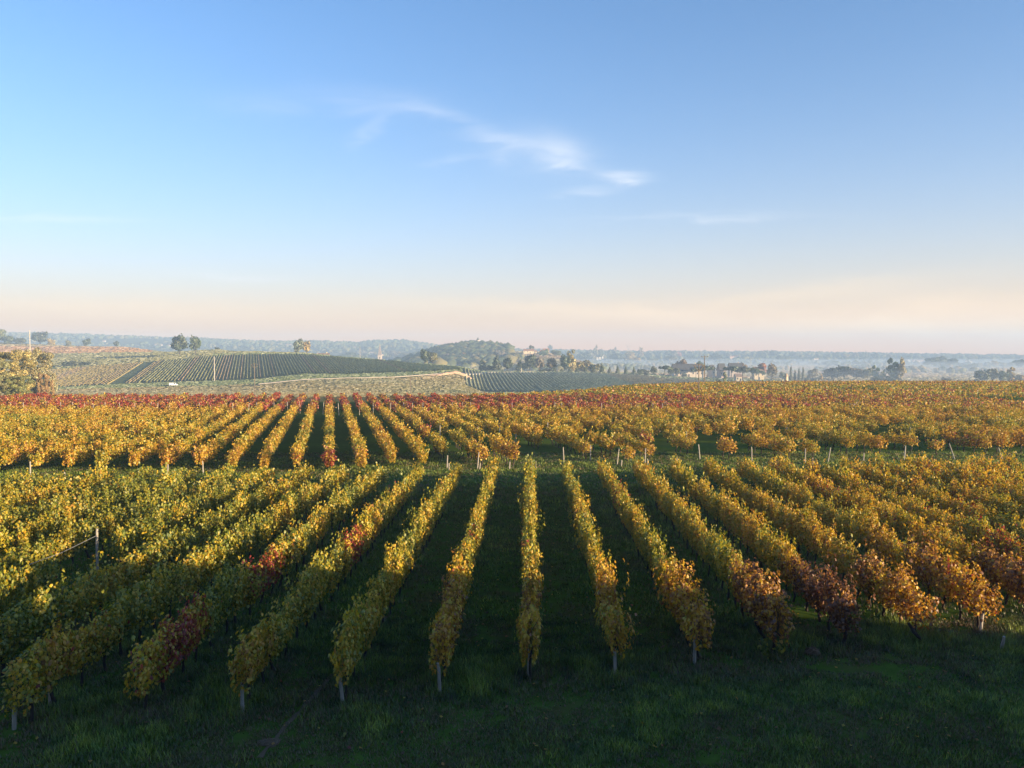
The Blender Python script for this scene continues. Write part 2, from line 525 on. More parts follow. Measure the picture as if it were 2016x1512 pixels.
def field_color(x, y):
    r = math.hypot(x, y); th = max(-0.8, min(0.8, math.atan2(x, y)))
    D = r * math.cos(th); px = 1008 + F * math.tan(th)
    if D < 215 and (D < 150 or px > 900): return (0.070, 0.110, 0.019)
    if in_hill_vineyard(px, D): return (0.115, 0.138, 0.060)
    if in_sunk_vineyard(px, D): return (0.165, 0.175, 0.105)
    if D < 640 and px < 960:
        if px < 420 and D > 600: pass
        else:
            n = mnoise.noise((x * 0.02, y * 0.02, 3.0)) + .5 * mnoise.noise((x * 0.07, y * 0.07, 8.0))
            lim = 428 + 25 * max(0, px - 600) / 300
            if D < lim: return (0.155 + 0.06 * n, 0.138 + 0.02 * n, 0.055)
            return (0.105 + 0.04 * n, 0.140 + 0.03 * n, 0.050)
    if px < 700 and D < 1350:
        if px < 300 and D > 840: return (0.27, 0.145, 0.05) if D < 1000 else (0.20, 0.16, 0.06)
        return (0.155, 0.155, 0.050)
    if D < 640: return (0.11, 0.14, 0.06)
    if 1100 < px < 1290 and D < 760: return (0.22, 0.18, 0.05)
    a = 0.5
    gx = (x * math.cos(a) + y * math.sin(a)) / 150.0; gy = (-x * math.sin(a) + y * math.cos(a)) / 80.0
    gx += 0.25 * math.floor(gy)
    h = hash2(math.floor(gx), math.floor(gy))
    c = FIELD_COLS[int(h * len(FIELD_COLS)) % len(FIELD_COLS)]
    if D > 1900: c = (0.06, 0.075, 0.04)
    return c


def build_ground():
    rings = [0.0]
    r = 3.0
    while r < 3150: rings.append(r); r *= 1.019 if r > 60 else 1.05
    rings = np.array(rings[1:])
    th = np.concatenate([np.arange(-45, 45.01, 0.4), np.arange(48, 315, 5.0)])
    th = np.radians(th)
    rr, tt = np.meshgrid(rings, th, indexing='ij')
    x, y = rr * np.sin(tt), rr * np.cos(tt)
    z = terrain(x, y)
    n = len(th)
    V = np.concatenate([np.stack([x, y, z], -1).reshape(-1, 3), [[0, 0, 0]]])
    i = np.arange(len(rings) - 1)[:, None] * n; j = np.arange(n)[None, :]; j2 = (j + 1) % n
    q = np.stack([i + j, i + n + j, i + n + j2, i + j2], -1).reshape(-1, 4)
    c = len(V) - 1
    t = np.stack([np.full(n, c), np.arange(n), (np.arange(n) + 1) % n], -1)
    # winding: seen from above counter-clockwise
    q = q[:, ::-1]; t = t[:, ::-1]
    cols = np.array([(*field_color(a, b), 1) for a, b, _ in V])
    m, nn, l = new_mat('ground_grass_and_fields')
    out = nn.new('ShaderNodeOutputMaterial'); d = nn.new('ShaderNodeBsdfDiffuse')
    at_ = nn.new('ShaderNodeAttribute'); at_.attribute_name = 'tint'
    tx = nn.new('ShaderNodeTexCoord')

    def nz(scale, det=6, rough=0.65):
        k = nn.new('ShaderNodeTexNoise'); k.inputs['Scale'].default_value = scale
        k.inputs['Detail'].default_value = det; k.inputs['Roughness'].default_value = rough
        l.new(tx.outputs['Object'], k.inputs['Vector']); return k.outputs[0]
    f = nmath(nn, l, 'MULTIPLY', nmath(nn, l, 'MULTIPLY_ADD', nz(2.2, 9, 0.75), 1.5, False, 0.25), nmath(nn, l, 'MULTIPLY_ADD', nz(0.12), 0.9, False, 0.55))
    cb = nn.new('ShaderNodeCombineColor')
    for k in range(3): l.new(f, cb.inputs[k])
    mx = nn.new('ShaderNodeMix'); mx.data_type = 'RGBA'; mx.blend_type = 'MULTIPLY'; mx.inputs['Factor'].default_value = 1
    l.new(at_.outputs['Color'], mx.inputs['A']); l.new(cb.outputs[0], mx.inputs['B'])
    # bare brownish patches worn into the near turf
    sp = nn.new('ShaderNodeSeparateXYZ'); l.new(tx.outputs['Object'], sp.inputs[0])
    near = nn.new('ShaderNodeMapRange'); near.inputs['From Min'].default_value = 60; near.inputs['From Max'].default_value = 25
    near.inputs['To Min'].default_value = 0.25; near.inputs['To Max'].default_value = 1.0
    l.new(sp.outputs[1], near.inputs[0])
    pm = nn.new('ShaderNodeMapRange'); pm.inputs['From Min'].default_value = 0.50; pm.inputs['From Max'].default_value = 0.66
    l.new(nz(0.45, 7, 0.6), pm.inputs[0])
    pf = nmath(nn, l, 'MULTIPLY', pm.outputs[0], nmath(nn, l, 'MULTIPLY', near.outputs[0], 0.75))
    lt = nmath(nn, l, 'LESS_THAN', sp.outputs[1], 140.0)
    pf = nmath(nn, l, 'MULTIPLY', pf, lt)
    m2 = nn.new('ShaderNodeMix'); m2.data_type = 'RGBA'
    l.new(pf, m2.inputs['Factor']); l.new(mx.outputs['Result'], m2.inputs['A']); m2.inputs['B'].default_value = (0.105, 0.070, 0.034, 1)
    l.new(m2.outputs['Result'], d.inputs[0]); l.new(d.outputs[0], out.inputs[0])
    me = np_mesh('ground', V, t, q, (m,), cols)
    me.polygons.foreach_set('use_smooth', np.ones(len(me.polygons), bool))
    g = link('ground', me)
    tag(g, kind='structure')


build_ground()

# ------------------------------------------------------------------ leaves and foliage builders


def rot_frames(nrm, tip):
    """Columns: side, tip, normal (N,3,3)."""
    nrm = nrm / (np.linalg.norm(nrm, axis=1, keepdims=True) + 1e-9)
    tip = tip - (tip * nrm).sum(1, keepdims=True) * nrm
    tip = tip / (np.linalg.norm(tip, axis=1, keepdims=True) + 1e-9)
    side = np.cross(tip, nrm)
    return np.stack([side, tip, nrm], -1)


LEAF_HI = np.array([(0, 0.28, 0.06), (0, 0.0, 0.0), (0.22, -0.12, -0.04), (0.46, 0.08, -0.10), (0.36, 0.32, -0.03), (0.45, 0.62, -0.12), (0.2, 0.62, -0.02),
                    (0, 1.0, -0.16), (-0.2, 0.62, -0.02), (-0.45, 0.62, -0.12), (-0.36, 0.32, -0.03), (-0.46, 0.08, -0.10), (-0.22, -0.12, -0.04)])
LEAF_HI_T = np.array([(0, i, i + 1) for i in range(1, 12)] + [(0, 12, 1)])
LEAF_LO = np.array([(0, 0.0, 0.0), (0.48, 0.35, -0.1), (0, 1.0, -0.12), (-0.48, 0.35, -0.1), (0, 0.4, 0.05)])
LEAF_LO_T = np.array([(0, 1, 4), (1, 2, 4), (2, 3, 4), (3, 0, 4)])
LEAF_Q = np.array([(-0.5, -0.5, 0), (0.5, -0.5, 0), (0.5, 0.5, 0), (-0.5, 0.5, 0.0)])
LEAF_Q_T = np.array([(0, 1, 2), (0, 2, 3)])


def leaf_cloud(P, nrm, tip, size, tmpl, tri, rnd):
    """Places a leaf template at every point; returns V, T, attr."""
    Rm = rot_frames(nrm, tip)
    N, k = len(P), len(tmpl)
    V = np.einsum('nij,kj->nki', Rm, tmpl) * size[:, None, None] + P[:, None, :]
    T = tri[None] + (np.arange(N) * k)[:, None, None]
    A = np.repeat(rnd, k, 0)
    return V.reshape(-1, 3), T.reshape(-1, 3), A


def vine_points(g, n_leaf, length=1.05, top=1.75, low=0.55, width=0.30, shoots=13):
    """Leaf positions of one vine: shoots rising from the fruiting wire, plus hanging side growth."""
    P, Nn, Tp, clump = [], [], [], []
    for s in range(shoots):
        y0 = g.uniform(-length / 2, length / 2)
        x0 = g.normal(0, 0.08)
        h = g.uniform(0.72, 1.12) * (top - low)
        lx = np.clip(g.normal(0, 0.15), -.28, .28) + x0 * 1.3; ly = g.normal(0, 0.18)
        droop = g.random() < 0.2
        c = g.random()
        wild = s >= shoots - 4            # long shoots that stick out above the hedge
        if wild: h *= 1.22; lx *= 1.3; droop = False
        k = int(n_leaf * (0.3 if wild else 0.66) / shoots)
        t = g.uniform(0.0, 1.0, k) ** 0.75
        zz = low + 0.02 + h * t - (0.35 * h * np.clip(t - 0.6, 0, 1) * 2.2 if droop else 0)
        bow = np.sin(t * 2.2)
        sc_ = .045 if wild else .085
        xx = x0 + lx * bow * (1.15 if droop else 1.0) + g.normal(0, sc_, k)
        yy = y0 + ly * t + g.normal(0, sc_, k)
        zz = zz + g.normal(0, 0.05, k)
        P.append(np.stack([xx, yy, zz], -1))
        clump.append(np.full(k, c))
    k = n_leaf - sum(len(p) for p in P)
    hh = g.beta(1.3, 1.5, k)
    w = width * (0.75 + 0.5 * np.sin(hh * math.pi))
    side = np.where(g.random(k) < 0.5, -1, 1)
    P.append(np.stack([side * w * np.sqrt(g.uniform(0.35, 1.15, k)), g.uniform(-length / 2 - 0.04, length / 2 + 0.04, k), low - 0.06 + hh * (top - low) * 0.98], -1))
    clump.append(g.random(k))
    P = np.concatenate(P); clump = np.concatenate(clump)
    out = np.stack([P[:, 0] * 3.0, P[:, 1] * 0.6, (P[:, 2] - (low + top) / 2) * 0.9 + 0.25], -1)
    nrm = out + g.normal(0, 0.75, P.shape)
    tip = np.stack([np.sign(P[:, 0]) * 0.35, np.zeros(len(P)), -np.ones(len(P))], -1) + g.normal(0, 0.45, P.shape)
    hgt = np.clip((P[:, 2] - low) / (top - low), 0, 1)
    rnd = np.stack([np.clip(0.55 * g.random(len(P)) + 0.45 * clump, 0, 1), np.clip(0.5 * g.random(len(P)) + 0.5 * clump, 0, 1), 0.5 + 0.0 * hgt, np.ones(len(P))], -1)
    return P, nrm, tip, rnd


def vine_mesh(name, seed, n_leaf, hi=True, size=(0.095, 0.155), **kw):
    g = np.random.default_rng(seed)
    P, nrm, tip, rnd = vine_points(g, n_leaf, **kw)
    s = size[0] * .75 + (size[1] * 1.12 - size[0] * .75) * g.beta(1.6, 1.5, len(P))
    V, T, A = leaf_cloud(P, nrm, tip, s, LEAF_HI if hi else LEAF_LO, LEAF_HI_T if hi else LEAF_LO_T, rnd)
    return np_mesh(name, V, T, None, (M['vine'],), A)


def trunk_mesh(seed):
    g = random.Random(seed)
    b = MB()
    pts, rad = [], []
    x = y = 0.0
    for i in range(6):
        t = i / 5
        pts.append((x, y, -0.08 + 0.74 * t)); rad.append(0.055 * (1 - 0.35 * t) * g.uniform(0.85, 1.2))
        x += g.gauss(0, 0.03); y += g.gauss(0, 0.035)
    b.tube(pts, rad, 7)
    top = Vector(pts[-1])
    for s in (-1, 1):
        b.tube([top + Vector((0, 0, -0.03)), top + Vector((g.gauss(0, .03), s * 0.22, 0.06)), top + Vector((g.gauss(0, .04), s * 0.48, 0.05))], [0.032, 0.024, 0.014], 5)
    for k in range(6):
        s = g.uniform(-0.45, 0.45)
        b.tube([top + Vector((0, s, 0.04)), top + Vector((g.gauss(0, .08), s + g.gauss(0, .08), 0.5)), top + Vector((g.gauss(0, .2), s + g.gauss(0, .15), 1.0))], [0.008, 0.006, 0.003], 4, False)
    return b.mesh('trunk', M['bark'])


VINE_HI = [vine_mesh('leaves', 100 + i, 820, True, size=(.066, .115), length=1.25, top=1.66 + 0.22 * ((i * 37) % 10) / 10, width=0.21 + 0.015 * (i % 4)) for i in range(16)]
VINE_MID = [vine_mesh('leaves', 200 + i, 330, False, size=(0.105, 0.17), length=1.2, top=1.58 + 0.34 * ((i * 37) % 10) / 10, low=.68, width=0.20) for i in range(12)]
TRUNKS = [trunk_mesh(i) for i in range(8)]


def stake_mesh(seed, h, r=0.04, lean=0.05):
    g = random.Random(seed)
    b = MB()
    pts = [(0, 0, -0.15), (lean * 0.3 * g.uniform(.5, 1), 0, h * 0.4), (lean * 0.65, g.gauss(0, .008), h * 0.75), (lean, g.gauss(0, .015), h)]
    b.tube(pts, [r, r * 0.95, r * 0.92, r * 0.8], 7)
    return b.mesh('stake', M['stake'])


ORD = ['', 'first', 'second', 'third', 'fourth', 'fifth', 'sixth', 'seventh', 'eighth', 'ninth', 'tenth', 'eleventh', 'twelfth', 'thirteenth',
       'fourteenth', 'fifteenth', 'sixteenth', 'seventeenth', 'eighteenth', 'nineteenth', 'twentieth', 'twenty-first', 'twenty-second', 'twenty-third',
       'twenty-fourth', 'twenty-fifth', 'twenty-sixth', 'twenty-seventh', 'twenty-eighth', 'twenty-ninth', 'thirtieth', 'thirty-first', 'thirty-second',
       'thirty-third', 'thirty-fourth', 'thirty-fifth', 'thirty-sixth', 'thirty-seventh', 'thirty-eighth', 'thirty-ninth', 'fortieth']


def row_line(o, a, s, k):
    """Start point and direction of row k of a vineyard block."""
    d = Vector((math.sin(a), math.cos(a))); p = Vector((math.cos(a), -math.sin(a)))
    return Vector(o) + p * (k * s), d


def span(P0, d, near, far, tmax=400):
    """Parameter range in which the row lies between the two boundary lines y=near(x), y=far(x)."""
    ts = np.arange(-60, tmax, 0.25)
    xs, ys = P0.x + d.x * ts, P0.y + d.y * ts
    ok = (ys >= near(xs)) & (ys <= far(xs))
    if not ok.any(): return None
    return float(ts[ok][0]), float(ts[ok][-1])


def in_view(x, y, margin=1.05): return y > 1 and abs(x / y) < 1008 / F * margin


RED_SPOTS = []       # (x, y, radius, share of red)


def at_ground(px, py):
    """Point on the level plateau that shows at this photo position."""
    a = math.atan((py - 756) / F) + PITCH
    D = EYE / math.tan(a)
    dep = D * math.cos(PITCH) + EYE * math.sin(PITCH)
    return (px - 1008) / F * dep, D


def spot(px, py, rad, share, lift=1.0):
    a = math.atan((py - 756) / F) + PITCH
    D = (EYE - lift) / math.tan(a)
    dep = D * math.cos(PITCH) + (EYE - lift) * math.sin(PITCH)
    RED_SPOTS.append(((px - 1008) / F * dep, D, rad, share))


for s_ in ((300, 1270, 1.1, 1.0, .9), (325, 1215, .8, .9, 1.3), (490, 1110, 0.9, 1.0, 1.3), (692, 1035, 0.6, .7, 1.7), (690, 1075, .6, .5, 1.2), (820, 965, 1.0, .5, 1.5),
           (927, 1055, .5, .45, 1.6), (880, 1140, .5, .4, 1.5), (1040, 1060, .5, .35, 1.7), (1210, 965, .8, .6, 1.5), (1580, 950, .9, .8, 1.5), (1620, 955, .7, .5, 1.6),
           (1630, 1020, .6, .5, 1.5), (1955, 1055, .9, .7, 1.5), (1870, 995, .8, .4, 1.6), (1920, 985, .8, .4, 1.6), (1700, 1150, .4, .5, 1.4), (1928, 1150, .5, .5, 1.3),
           (648, 905, 1.8, .75, .8), (1250, 865, 1.6, .7, 1.0), (1870, 870, 2.0, .85, 1.0), (1890, 875, 1.5, .9, 1.0), (1380, 870, 1.2, .6, 1.0), (1385, 840, 1.4, .6, 1.2),
           (830, 845, 1.2, .7, 1.2), (1420, 855, 1.2, .5, 1.2), (1590, 862, 1.2, .5, 1.2), (1680, 848, 1.4, .5, 1.2), (800, 850, 1.0, .4, 1.2), (1740, 890, 1.2, .4, 1.0),
           (360, 845, 1.0, .3, 1.5), (880, 855, 1.0, .6, .9), (1190, 850, 1.5, .4, 1.2), (100, 1370, .6, .3, 1.0), (40, 920, 1.2, .5, 1.2)):
    spot(*s_)


def redness(x, y):
    r = 0.0
    for sx, sy, rad, sh in RED_SPOTS:
        d2 = ((x - sx) / rad) ** 2 + ((y - sy) / (rad * 1.3)) ** 2
        if d2 < 4: r = max(r, sh * math.exp(-d2))
    return r


def nz2(x, y, s, seed=0.0): return mnoise.noise((x * s, y * s, seed))

# ---- near block: rows run almost straight away from the eye
A1, S1, O1 = R(1.3), 2.35, (0.04, 0.0)
near1 = lambda x: 20.3 + 0.23 * x
far1 = lambda x: 49.7 + 0.10 * x
LOOK1 = {0: 'browning leaves at its shaded near end', 1: 'golden and rust leaves at its near end', -1: 'rust leaves low at its near end',
         -2: 'yellow-green leaves round a tilted pale stake', -3: 'green leaves over a pale leaning stake', -4: 'a dark crimson vine at its near end', -5: 'olive leaves and a pale stake at its near end',
         2: 'sprawling rust shoots at its near end', 3: 'dense golden-brown leaves and a black old trunk in front', 4: 'dry brown shoots standing up at its near end',
         5: 'a bright yellow tuft at its near end', 6: 'orange leaves round a sunlit stake'}
N_ROWS = 0


def build_near_block():
    global N_ROWS
    far_gap = {(-6, 6): 1}
    for k in range(-14, 19):
        P0, d = row_line(O1, A1, S1, k)
        sp_ = span(P0, d, near1, far1)
        if not sp_: continue
        t0, t1 = sp_
        x0, y0 = P0.x + d.x * t0, P0.y + d.y * t0
        row = link('vine_row', None, (x0, y0, 0), -A1)
        if k == 0: lab = 'middle vine row running straight away, browning leaves at its shaded near end'
        else:
            lab = '%s vine row %s of the middle row in the near block' % (ORD[abs(k)], 'right' if k > 0 else 'left')
            if k in LOOK1: lab += ', ' + LOOK1[k]
        tag(row, ' '.join(lab.split()[:16]), 'vine row', 'vine rows of the near block')
        N_ROWS += 1
        L = t1 - t0
        n = int(L / 1.0)
        g = random.Random(900 + k)
        hwave = g.uniform(0, 9)
        for i in range(n + 1):
            tt = i * L / n
            x, y = P0.x + d.x * (t0 + tt), P0.y + d.y * (t0 + tt)
            seen = in_view(x, y, 1.15)
            if not seen and not (x > 0 and x < y * 0.665 + 14): continue
            if k == -7 and 26.0 < y < 30.0: continue                       # gap where the bare wire shows
            if g.random() < 0.02 and i > 1: continue
            z = tz(x, y)
            me = VINE_HI[g.randrange(16)] if y < 42 else VINE_MID[g.randrange(12)]
            v = link('grapevine' if y < 44 else 'vine_foliage', TRUNKS[g.randrange(8)] if y < 44 else me, (g.gauss(0, .03), tt, z), g.choice((0, math.pi)) + g.gauss(0, .06), row)
            sc = 1.0 + 0.15 * nz2(x, y, 0.35, hwave) + 0.075 * g.gauss(0, 1)
            if 3 <= k <= 7: sc *= 1.04
            wide = 1.35 if (k >= 2 and y < near1(x) + 3.5) else 1.0
            v.scale = (g.uniform(.58, .82) * wide * (1.1 if k < -3 else 1), g.uniform(1.0, 1.15), max(.78, min(1.22, sc)))
            st = 0.44 + (0.008 if k < 0 else 0.014) * max(-7, min(8, k)) + 0.16 * nz2(x, y, 0.22, 5.0) + 0.05 * g.gauss(0, 1)
            if y < near1(x) + 3.5: st += 0.22 if abs(k) <= 1 else .13
            if k >= 2 and y < near1(x) + 5: st += 0.12
            if k in (3, 4) and y < near1(x) + 4: st += 0.12
            if y < 44: v = link('leaves', me, (0, 0, 0), 0, v)
            v.color = (max(0, min(1, st)), min(1, 0.025 + redness(x, y)), g.uniform(.9, 1.1), 1)


build_near_block()

# ---- golden block behind the crossing strip of grass
A2, S2 = R(-13.3), 2.3
_p = at_ground(648, 938)
O2 = (_p[0], _p[1])
near2 = lambda x: np.where(np.asarray(x) < -9, 55.6, 59.0 + 0.18 * np.asarray(x))
far2 = lambda x: 105.5 + 0.0 * np.asarray(x)


def build_golden_block():
    global N_ROWS
    for k in range(-21, 46):
        P0, d = row_line(O2, A2, S2, k)
        sp_ = span(P0, d, near2, far2)
        if not sp_: continue
        t0, t1 = sp_
        ok = [t for t in np.arange(t0, t1, 0.5) if in_view(P0.x + d.x * t, P0.y + d.y * t, 1.03)]
        if len(ok) < 6: continue
        x0, y0 = P0.x + d.x * t0, P0.y + d.y * t0
        row = link('vine_row', None, (x0, y0, 0), -A2)
        if k == 0: lab = 'golden vine row with a dark red near end, pointing straight up, behind the grass strip'
        else: lab = '%s golden row %s of the row with a dark red end, behind the grass strip' % (ORD[abs(k)] if abs(k) <= 40 else 'far', 'right' if k > 0 else 'left')
        tag(row, lab, 'vine row', 'golden vine rows behind the grass strip')
        N_ROWS += 1
        L = t1 - t0; n = int(L / 1.0)
        g = random.Random(1900 + k)
        gappy = k >= 4
        ph = g.uniform(0, 20)
        for i in range(n + 1):
            tt = i * L / n
            x, y = P0.x + d.x * (t0 + tt), P0.y + d.y * (t0 + tt)
            if not in_view(x, y, 1.12) and not (0 < x < y * .665 + 10): continue
            if gappy and mnoise.noise((i * 0.28, ph, k * 1.7)) > (0.02 if tt < 20 else 0.24): continue
            if g.random() < 0.03: continue
            stem = gappy and tt < 14
            v = link('grapevine' if stem else 'vine_foliage', TRUNKS[g.randrange(8)] if stem else VINE_MID[g.randrange(12)], (g.gauss(0, .05), tt, tz(x, y)), g.choice((0, math.pi)), row)
            sc = 0.97 + 0.16 * nz2(x, y, 0.3, ph) + 0.09 * g.gauss(0, 1)
            v.scale = (g.uniform(.8, 1.2) * (1.1 if gappy else .95), g.uniform(.95, 1.15), max(.7, min(1.2, sc)))
            st = 0.53 + 0.20 * nz2(x, y, 0.14, 9.0) + 0.05 * g.gauss(0, 1) + (0.01 if k > 4 else 0)
            if tt < 3: st += 0.08
            if y > 92: st += 0.06
            if stem: v = link('leaves', VINE_MID[g.randrange(12)], (0, 0, 0), 0, v)
            v.color = (max(0, min(1, st)), min(1, 0.05 + redness(x, y) + max(0, (y - 96) / 60)), g.uniform(.9, 1.1), 1)


build_golden_block()


def strip_row_mesh(seed, length, per_m, size, top=1.6, width=0.3):
    """A whole row farther off, leaf clusters in one mesh; tint.z drifts vine by vine."""
    g = np.random.default_rng(seed)
    N = int(length * per_m)
    y = g.uniform(0, length, N)
    vine = np.floor(y / 1.1).astype(int)
    nv = vine.max() + 1
    hv = g.uniform(0.82, 1.15, nv); cv = g.random(nv); rv = g.random(nv)
    h = g.beta(1.7, 1.2, N)
    x = g.normal(0, 1, N) * width * (0.55 + 0.45 * np.sin(h * 3.0))
    z = 0.5 + (top - 0.5) * h * hv[vine] + g.normal(0, .05, N)
    P = np.stack([x, y, z], -1)
    nrm = np.stack([x * 2, np.zeros(N), z - 0.9], -1) + g.normal(0, .7, (N, 3))
    tip = np.tile([0, 0, -1.0], (N, 1)) + g.normal(0, .5, (N, 3))
    rnd = np.stack([g.random(N), np.clip(.35 * g.random(N) + .65 * rv[vine], 0, 1), cv[vine], np.ones(N)], -1)
    V, T, A = leaf_cloud(P, nrm, tip, g.uniform(size[0], size[1], N), LEAF_LO, LEAF_LO_T, rnd)
    return V, T, A


def build_red_block():
    global N_ROWS
    var = []
    for s in range(6):
        V, T, A = strip_row_mesh(300 + s, 33, 42, (.2, .34))
        var.append(np_mesh('vine_row', V, T, None, (M['vine'],), A))
    P_, d_ = row_line(O2, A2, S2, 0)
    for k in range(-32, 62):
        P0, d = row_line(O2, A2, S2, k)
        t0 = (109.5 - P0.y) / d.y
        x0 = P0.x + d.x * t0
        if not in_view(x0, 109.5, 1.16): continue
        o = link('vine_row', var[k % 6], (x0, 109.5, tz(x0, 120) + 0.0), -A2)
        o.scale = (1, 1, random.uniform(.92, 1.08))
        right = max(0.0, min(1.0, (x0 - 8) / 55.0))
        o.color = (0.79 - 0.12 * right, 0.48 - 0.28 * right + 0.08 * math.sin(k * 1.3), 1.0, 1)
        tag(o, 'rust red vine row in the autumn band beyond the golden rows', 'vine row', 'red vine rows beyond the golden block')
        N_ROWS += 1


build_red_block()


def build_crest_vines():
    """The golden mass on the right-hand crest, where no single row can be told apart."""
    Vs, Ts, As = [], [], []
    off = 0
    for k in range(-4, 84):
        P0, d = row_line(O2, A2, S2, k)
        for t in (143.0 - P0.y) / d.y + np.arange(0, 90, 10.2):
            x, y = P0.x + d.x * t, P0.y + d.y * t
            if y < 142 or not in_view(x, y, 1.08): continue
            px = 1008 + F * x / y
            edge = np.interp(px, [880, 950, 1100, 1250, 1400, 2100], [139, 144, 156, 192, 212, 216])
            if y > edge: continue
            V, T, A = strip_row_mesh(5000 + k * 50 + int(t), 10.5, 14, (.3, .5), 1.5, .34)
            zt = terrain(np.array([x]), np.array([y]))[0]
            R2 = np.array([[math.cos(-A2), -math.sin(-A2)], [math.sin(-A2), math.cos(-A2)]])
            V[:, :2] = V[:, :2] @ R2.T + [x, y]
            V[:, 2] += terrain(V[:, 0], V[:, 1])
            wob = y + 4 * math.sin(px * .004)
            plot = np.interp(wob, [142, 150, 152, 162, 164, 176, 178, 192, 196, 220], [-.12, -.12, .18, .18, -.22, -.22, .02, .02, .26, .26])
            A[:, 2] = np.clip(A[:, 2] * .6 + .2 + plot, 0, 1)
            A[:, 1] = np.clip(A[:, 1] - (.12 if 151 < wob < 163 else 0), 0, 1)
            if px > 1650 and (163 < wob < 165.5 or 149 < wob < 151): continue
            Vs.append(V); Ts.append(T + off); As.append(A); off += len(V)
    me = np_mesh('distant_vines', np.concatenate(Vs), np.concatenate(Ts), None, (M['vine'],), np.concatenate(As))
    o = link('distant_vines', me)
    o.color = (0.55, 0.10, 1.0, 1)
    tag(o, 'mass of golden olive vines along the crest on the right', 'vineyard', None, 'stuff')


build_crest_vines()

# ---- distant vineyards, one draped hedge per row


def draped_row(P0, d, t0, t1, colors, g, w=0.42, h=1.35, step=3.0):
    ts = np.arange(t0, t1 + .01, step)
    n = len(ts)
    if n < 3: return None
    xs, ys = P0.x + d.x * ts, P0.y + d.y * ts
    px_, py_ = -d.y, d.x
    prof_ = [(-w * .7, 0.1), (-w, h * .55), (-w * .55, h * .95), (w * .45, h), (w, h * .6), (w * .7, 0.1)]
    V = []
    for a, b in prof_:
        ja = a * g.uniform(.75, 1.25, n); jb = b * g.uniform(.7, 1.15, n) * np.where(g.random(n) < .06, .4, 1)
        X, Y_ = xs + px_ * ja, ys + py_ * ja
        V.append(np.stack([X, Y_, terrain(xs, ys) + jb - (.5 if b < .2 else 0)], -1))
    V = np.stack(V, 1).reshape(-1, 3)
    m = len(prof_)
    i = np.arange(n - 1)[:, None] * m; j = np.arange(m - 1)[None]
    q = np.stack([i + j, i + j + 1, i + m + j + 1, i + m + j], -1).reshape(-1, 4)
    base = np.array(colors)
    cc = base[None] * g.uniform(.75, 1.25, (n, 1))
    A = np.repeat(np.concatenate([cc, np.ones((n, 1))], 1), m, 0)
    return np_mesh('vine_row', V, None, q, (M['hedge'],), A)


def build_far_vineyards():
    global N_ROWS
    g = np.random.default_rng(77)
    # hill vineyard: rows climb the slope towards the skyline
    a = math.atan((497 - 1008) / F); s = 1.95
    O = at(500, 450)
    top = HILL_TOP
    bot = HILL_BOT
    for k in range(-100, 120):
        P0, d = row_line(O, a + g.normal(0, .0005), s, k + g.normal(0, .05))
        t_lo, t_hi = g.uniform(-1.5, 1.5, 2)
        ts = np.arange(-60, 220, 2.0)
        xs, ys = P0.x + d.x * ts, P0.y + d.y * ts
        px = 1008 + F * xs / ys
        ok = (ys > bot(px)) & (ys < top(px)) & (px > 88) & (px < 905)
        strip = (xs - at(212, 452)[0]) * math.cos(a) - (ys - 452) * math.sin(a)      # grass lane across the slope
        ok &= ~((strip > 0.5) & (strip < 7.5))
        if ok.sum() < 6: continue
        t0, t1 = ts[ok][0] + t_lo, ts[ok][-1] + t_hi
        pm = float(np.median(px[ok]))
        cl = (0.29, 0.28, 0.11) if pm > 300 else (0.33, 0.26, 0.10)
        if g.random() < .12: cl = (0.33, 0.24, 0.12)
        me = draped_row(P0, d, t0, t1, cl, g, .24, 1.15 if pm > 300 else .85)
        if me is None: continue
        o = link('vine_row', me)
        tag(o, 'thin vine row in the striped hillside vineyard left of centre', 'vine row', 'vine rows on the far hillside')
        N_ROWS += 1
    # sunken vineyard right of the bare bank
    a = math.atan((905 - 1008) / F); s = 2.3
    O = at(918, 430)
    for k in range(0, 96):
        P0, d = row_line(O, a, s, k)
        ts = np.arange(-90, 220, 2.0)
        xs, ys = P0.x + d.x * ts, P0.y + d.y * ts
        px = 1008 + F * xs / ys
        tp = SUNK_TOP(px)
        ok = (ys > 395) & (ys < tp) & (px > 900) & (px < 1400)
        gap = (np.abs(px - 1062 - (ys - 430) * -0.2) < 7) & (ys < 500) | (np.abs(px - 1292) < 8)
        ok &= ~gap
        if ok.sum() < 6: continue
        me = draped_row(P0, d, ts[ok][0], ts[ok][-1], (0.34, 0.34, 0.20) if k < 45 else (0.40, 0.32, 0.17), g, .32, .85)
        if me is None: continue
        o = link('vine_row', me)
        tag(o, 'pale vine row in the sunken vineyard right of the bare bank', 'vine row', 'vine rows in the sunken valley vineyard')
        N_ROWS += 1


build_far_vineyards()
print('vine rows', N_ROWS)

# ------------------------------------------------------------------ tracks and bank


